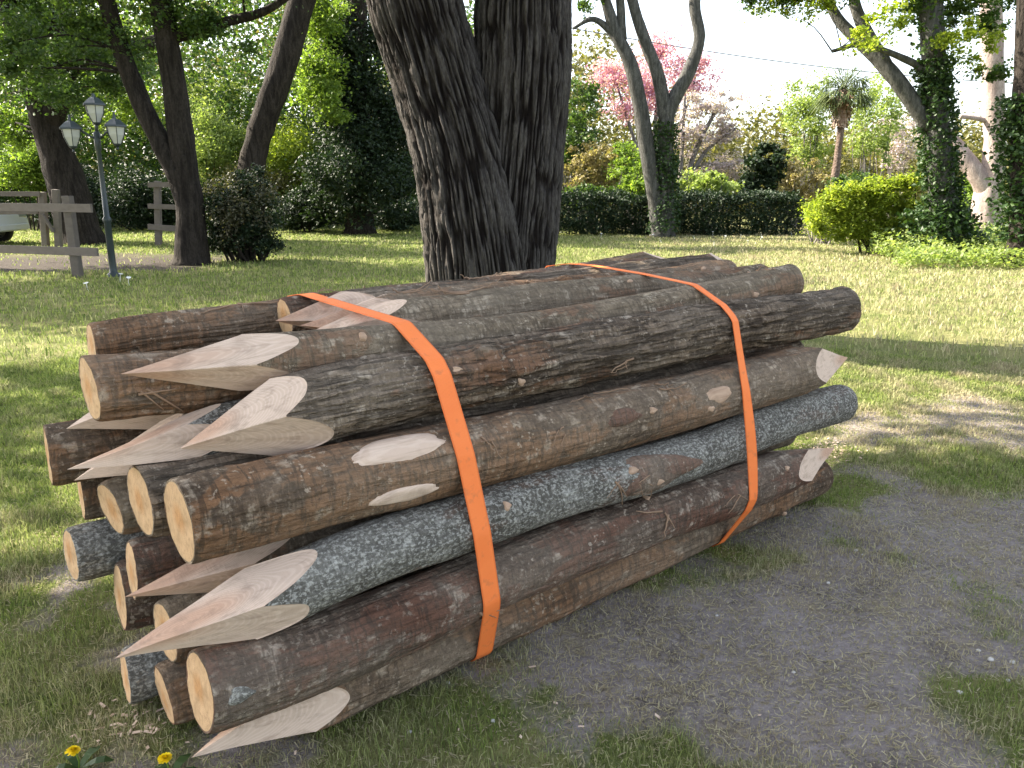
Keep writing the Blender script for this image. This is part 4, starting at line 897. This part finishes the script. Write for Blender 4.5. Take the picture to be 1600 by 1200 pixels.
fence('short fence piece with three slats just left of the forked tree', p, [(pz(248, 386), pz(246, 283), .14, .14)], [(pz(234, 289) + [0, -.1, 0], pz(292, 288) + [0, -.1, 0], .12, .05), (pz(234, 322) + [0, -.1, 0], pz(292, 324) + [0, -.1, 0], .12, .05), (pz(234, 354) + [0, -.1, 0], pz(292, 358) + [0, -.1, 0], .14, .05)])

def lamp():
    p = G(178, 431); p[2] = 0; root = thing('lamp_post', tuple(p), 'dark garden lamp post carrying three lanterns by the plank fence', 'lamp post'); s = pxm(p[1]); Hh = W(152, 205, p[1])[2]
    m = MB(); m.lathe((0, 0, 0), [(.10, -.05), (.10, .03), (.062, .06), (.055, .12), (.052, .85), (.066, .87), (.066, .92), (.044, .95), (.034, Hh - .3), (.05, Hh - .27), (.05, Hh - .02), (.03, Hh), (.0, Hh)], 16); m.build('pole', M['lamp'], root)
    for i, (dx, dy, dz) in enumerate([(-.33, -.12, -.10), (.33, -.05, -.06), (.02, .0, .26)]):
        a = np.array([dx, dy, Hh + dz]); arm = MB()
        if abs(dx) > .1: arm.tube(spline([[0, 0, Hh - .14], [dx * .5, dy * .5, Hh - .02], [dx * .95, dy, Hh + .07], [dx, dy, a[2] + .33], [dx, dy, a[2] + .3]], 14), .016, 8)
        else: arm.tube([[0, 0, Hh - .05], [dx, dy, a[2] - .1]], .025, 8)
        arm.build('arm', M['lamp'], root)
        L = MB(); L.lathe(a, [(.0, .30), (.02, .30), (.03, .25), (.09, .22), (.175, .145), (.18, .12), (.16, .115)], sq=6); L.lathe(a, [(.03, -.17), (.055, -.15), (.06, -.13), (.0, -.13)], 10); L.lathe(a, [(.0, -.23), (.02, -.21), (.02, -.19), (.01, -.17)], 8)
        for k in range(6):
            t0 = k * math.pi / 3; L.tube([a + [.145 * math.cos(t0), .145 * math.sin(t0), .12], a + [.125 * math.cos(t0), .125 * math.sin(t0), 0], a + [.062 * math.cos(t0), .062 * math.sin(t0), -.135]], .006, 4)
        lan = L.build('lantern', M['lamp'], root, False)
        g = MB(); g.lathe(a, [(.14, .118), (.12, 0), (.058, -.13)], sq=6); g.build('glass', M['lamp_glass'], lan, False)
lamp()

def car():
    fr = W(18, 380, 20.3); x1 = fr[0]; root = thing('parked_car', (x1 - 2.0, 20.3, 0), 'silver car parked behind the plank fence, cut by the left edge', 'car')
    prof = [(2.0, .32), (2.06, .5), (2.03, .72), (1.9, .86), (1.15, 1.0), (.95, 1.05), (.25, 1.47), (-.9, 1.5), (-1.6, 1.38), (-2.0, .98), (-2.06, .6), (-2.0, .32)]
    secs = [(-.86, .90), (-.82, .97), (-.6, 1.), (0, 1.01), (.6, 1.), (.82, .97), (.86, .90)]; V = []; n = len(prof)
    for y, k in secs:
        for x, z in prof: tum = 1 - .16 * max(0, (z - .9)) ; V.append([x * (1 - .05 * abs(y) ** 3), y * tum, .32 + (z - .32) * k])
    Q = [[i * n + j, i * n + (j + 1) % n, (i + 1) * n + (j + 1) % n, (i + 1) * n + j] for i in range(len(secs) - 1) for j in range(n)]
    b = MB(); b.add(V, np.array(Q)); b.add(np.array(V[:n]), np.array([list(range(n))])); b.add(np.array(V[-n:]), np.array([list(range(n))[::-1]])); b.build('body', M['car'], root, False)
    for sg in (-1, 1):
        w = MB(); w.box((-.3, sg * .815, 1.18), (1.9, .02, .36)); w.build('side_window', M['car_glass'], root, False)
        hl = MB(); hl.box((1.96, sg * .6, .72), (.14, .34, .15), bev=.4); hl.build('headlight', M['lens'], root, False)
        for wx in (1.25, -1.3):
            ty = MB(); Rm = np.array([[1, 0, 0], [0, 0, -1], [0, 1, 0.]]); ty.lathe((0, 0, 0), [(.2, -.09), (.3, -.1), (.32, -.06), (.32, .06), (.3, .1), (.2, .09)], 24); ty.v = [v @ Rm.T + [wx, sg * .8, .32] for v in ty.v]; wt = ty.build('wheel', M['tyre'], root)
            ri = MB(); ri.lathe((0, 0, 0), [(.0, -.07), (.06, -.08), (.2, -.06), (.21, .06), (.0, .07)], 16); ri.v = [v @ Rm.T + [wx, sg * .8, .32] for v in ri.v]; ri.build('rim', M['rim'], wt)
    ws = MB(); ws.add([[.97, -.68, 1.06], [.97, .68, 1.06], [.3, .6, 1.465], [.3, -.6, 1.465], [.95, -.68, 1.03], [.95, .68, 1.03], [.28, .6, 1.43], [.28, -.6, 1.43]], np.array([[0, 1, 2, 3], [7, 6, 5, 4], [0, 4, 5, 1], [1, 5, 6, 2], [2, 6, 7, 3], [3, 7, 4, 0]])); ws.build('windscreen', M['car_glass'], root, False)
    bp = MB(); bp.box((2.03, 0, .42), (.1, 1.5, .16), bev=.4); bp.build('bumper', M['car'], root, False)
car()

# ------------------------------------------------------------------ small things on the ground
def dandelion(px, py, label, hh, tilt):
    p = G(px, py, hh); z0 = float(ground_z(np.array([p[0]]), np.array([p[1]]))[0]); b0 = np.array([p[0], p[1], z0]); root = thing('dandelion', tuple(b0), label, 'flower', 'dandelions in the foreground'); m = MB()
    m.tube([[0, 0, 0], [.004, 0, hh * .6], [0, -.004, hh - z0]], .0022, 6); m.build('stem', M['lf_fresh'], root)
    h = MB(); top = np.array([0, -.004, hh - z0])
    for k in range(150):
        a = rng.random() * 6.28; e = rng.uniform(.05, 1.45); L = .009 + .009 * math.cos(e) * rng.uniform(.8, 1.1); d = np.array([math.cos(a) * math.cos(e), math.sin(a) * math.cos(e) , math.sin(e)]); d[1] -= tilt; s = np.array([-math.sin(a), math.cos(a), 0]) * .0022
        h.add(np.array([top - s * .4, top + s * .4, top + d * L + s, top + d * L - s]), np.array([[0, 1, 2, 3]]))
    h.build('flower_head', M['dandelion'], root, False)
    lf = MB()
    for k in range(6):
        a = k * 1.05 + .3; d = np.array([math.cos(a), math.sin(a), 0]); s = np.array([-d[1], d[0], 0]); L = rng.uniform(.05, .09)
        q = [np.array([0, 0, .003])]; w_ = [.004, .008, .012, .013, .003]; pts = []
        for i, f_ in enumerate(np.linspace(0, 1, 5)): c_ = d * L * f_ + np.array([0, 0, .004 + .02 * math.sin(f_ * 2.6)]); pts += [c_ - s * w_[i], c_ + s * w_[i]]
        lf.add(pts, np.array([[2 * i, 2 * i + 1, 2 * i + 3, 2 * i + 2] for i in range(4)]))
    lf.build('leaf', M['lf_ivy'], root, False)
dandelion(118, 1170, 'yellow dandelion head farthest into the lower left corner', .05, .5)
dandelion(260, 1183, 'yellow dandelion under the bottom flat-ended posts', .045, .2)
def straw(n):
    x, y = scatter(n, 1.1, 6.5, R(38), .8); m = lawn_mask(x, y); k = rng.random(n) < .35 + .5 * (1 - m); x, y = x[k], y[k]; n = len(x); z = ground_z(x, y) + .004 + .008 * rng.random(n)
    a = rng.random(n) * 2 * np.pi; d = np.stack([np.cos(a), np.sin(a), rng.normal(size=n) * .25], -1) * (.007 + .026 * rng.random(n) ** 2.5)[:, None]; sd = np.stack([-np.sin(a), np.cos(a), a * 0], -1) * .0015; c = np.stack([x, y, z], -1)
    b = c + sd * (rng.normal(size=n) * 3)[:, None]
    V = np.stack([c - d - sd, c - d + sd, b + sd, b - sd, c + d + sd * .4, c + d - sd * .4], 1).reshape(-1, 3); i = np.arange(n)[:, None] * 6
    tag(mesh('dry_straw', V, i + np.array([[0, 1, 2, 3]]), M['grass'], attr={'dry': np.full(len(V), 1.)}), 'dry straw and dead grass stalks littering the earth round the pile', 'straw', kind='stuff')
straw(110000)
def chips(cx, cy, sx, sy, n, label):
    m = MB(); 
    for k in range(n):
        x = cx + rng.normal() * sx; y = cy + rng.normal() * sy; z = float(ground_z(np.array([x]), np.array([y]))[0]) + .006 + .012 * rng.random(); a = rng.normal(size=3); a[2] *= .3; a /= np.linalg.norm(a); b = np.cross(a, [rng.normal() * .3, rng.normal() * .3, 1]); b /= np.linalg.norm(b); l = rng.uniform(.004, .014); w = rng.uniform(.002, .005); c_ = np.cross(a, b) * .0012
        p = np.array([x, y, z]); q = [p - a * l - b * w, p + a * l - b * w * .6, p + a * l * .9 + b * w, p - a * l * .8 + b * w * .8]; m.add(q + [v + c_ for v in q], np.array([[3, 2, 1, 0], [4, 5, 6, 7], [0, 1, 5, 4], [1, 2, 6, 5], [2, 3, 7, 6], [3, 0, 4, 7]]))
    tag(m.build('wood_chips', M['point'], None, False), label, 'wood chips', kind='stuff')
q = G(205, 1125); chips(q[0], q[1], .07, .05, 60, 'wood chips scattered below the sunlit bottom post end')
q = G(1300, 700); chips(q[0], q[1], .07, .10, 110, 'pale wood chips on the ground beyond the right end of the pile')
q = G(420, 1150); chips(q[0] + .5, q[1] + .1, .5, .16, 12, 'loose wood crumbs along the front foot of the pile')
st0 = None
for (px, py, s) in [(1338, 857, .012), (1349, 866, .008), (1294, 910, .009), (1547, 1034, .012), (1582, 1037, .011), (1528, 1020, .008), (1575, 1066, .008), (1500, 1084, .01), (770, 1120, .008), (1240, 1050, .007), (1120, 960, .007), (640, 1135, .008), (1430, 880, .008), (700, 1060, .007)]:
    p = G(px, py)
    if st0 is None:
        d = rng.normal(size=(60, 3)); m = MB(); th = np.linspace(0, 2*np.pi, 10, endpoint=False)
        m.lathe((0, 0, 0), [(.0, -.6), (.6, -.5), (1, -.1), (.9, .35), (.5, .6), (.0, .68)], 10); v = np.concatenate(m.v); v = v * (1 + (fbm(v * 1.5 + 4, 2)[:, None] - .5) * .7) * [1, .75, .7]; m.v = [v]; st0 = m.build('pebble', M['stone']); o = st0
    else: o = st0.copy(); C.objects.link(o)
    o.location = (p[0], p[1], float(ground_z(np.array([p[0]]), np.array([p[1]]))[0]) + s * .3); o.scale = (s, s, s); o.rotation_euler = (0, 0, px * 1.7)
    tag(o, 'small white pebble on the bare earth in front of the pile', 'pebble', 'white pebbles on the bare earth')
d0 = None
for k in range(18):
    px = rng.uniform(930, 1290) if k < 15 else rng.uniform(30, 300); py = rng.uniform(366, 384) if k < 15 else rng.uniform(440, 475); p = G(px, py)
    if d0 is None:
        m = MB(); m.tube([[0, 0, 0], [.01, 0, .06], [0, 0, .12]], .004, 5)
        for a in np.linspace(0, 2*np.pi, 12, endpoint=False):
            dd = np.array([math.cos(a), math.sin(a), .5]); s_ = np.array([-dd[1], dd[0], 0]) * .009; c_ = np.array([0, 0, .12]); m.add([c_, c_ + dd * .02 + s_, c_ + dd * .04, c_ + dd * .02 - s_], np.array([[0, 1, 2, 3]]))
        d0 = m.build('lawn_daisy', M['white'], None, False); o = d0
    else: o = d0.copy(); C.objects.link(o)
    o.location = (p[0], p[1], -.01); o.rotation_euler = (rng.normal() * .2, rng.normal() * .2, k)
    tag(o, 'small white flower in the mown lawn', 'flower', 'white flowers in the lawn')
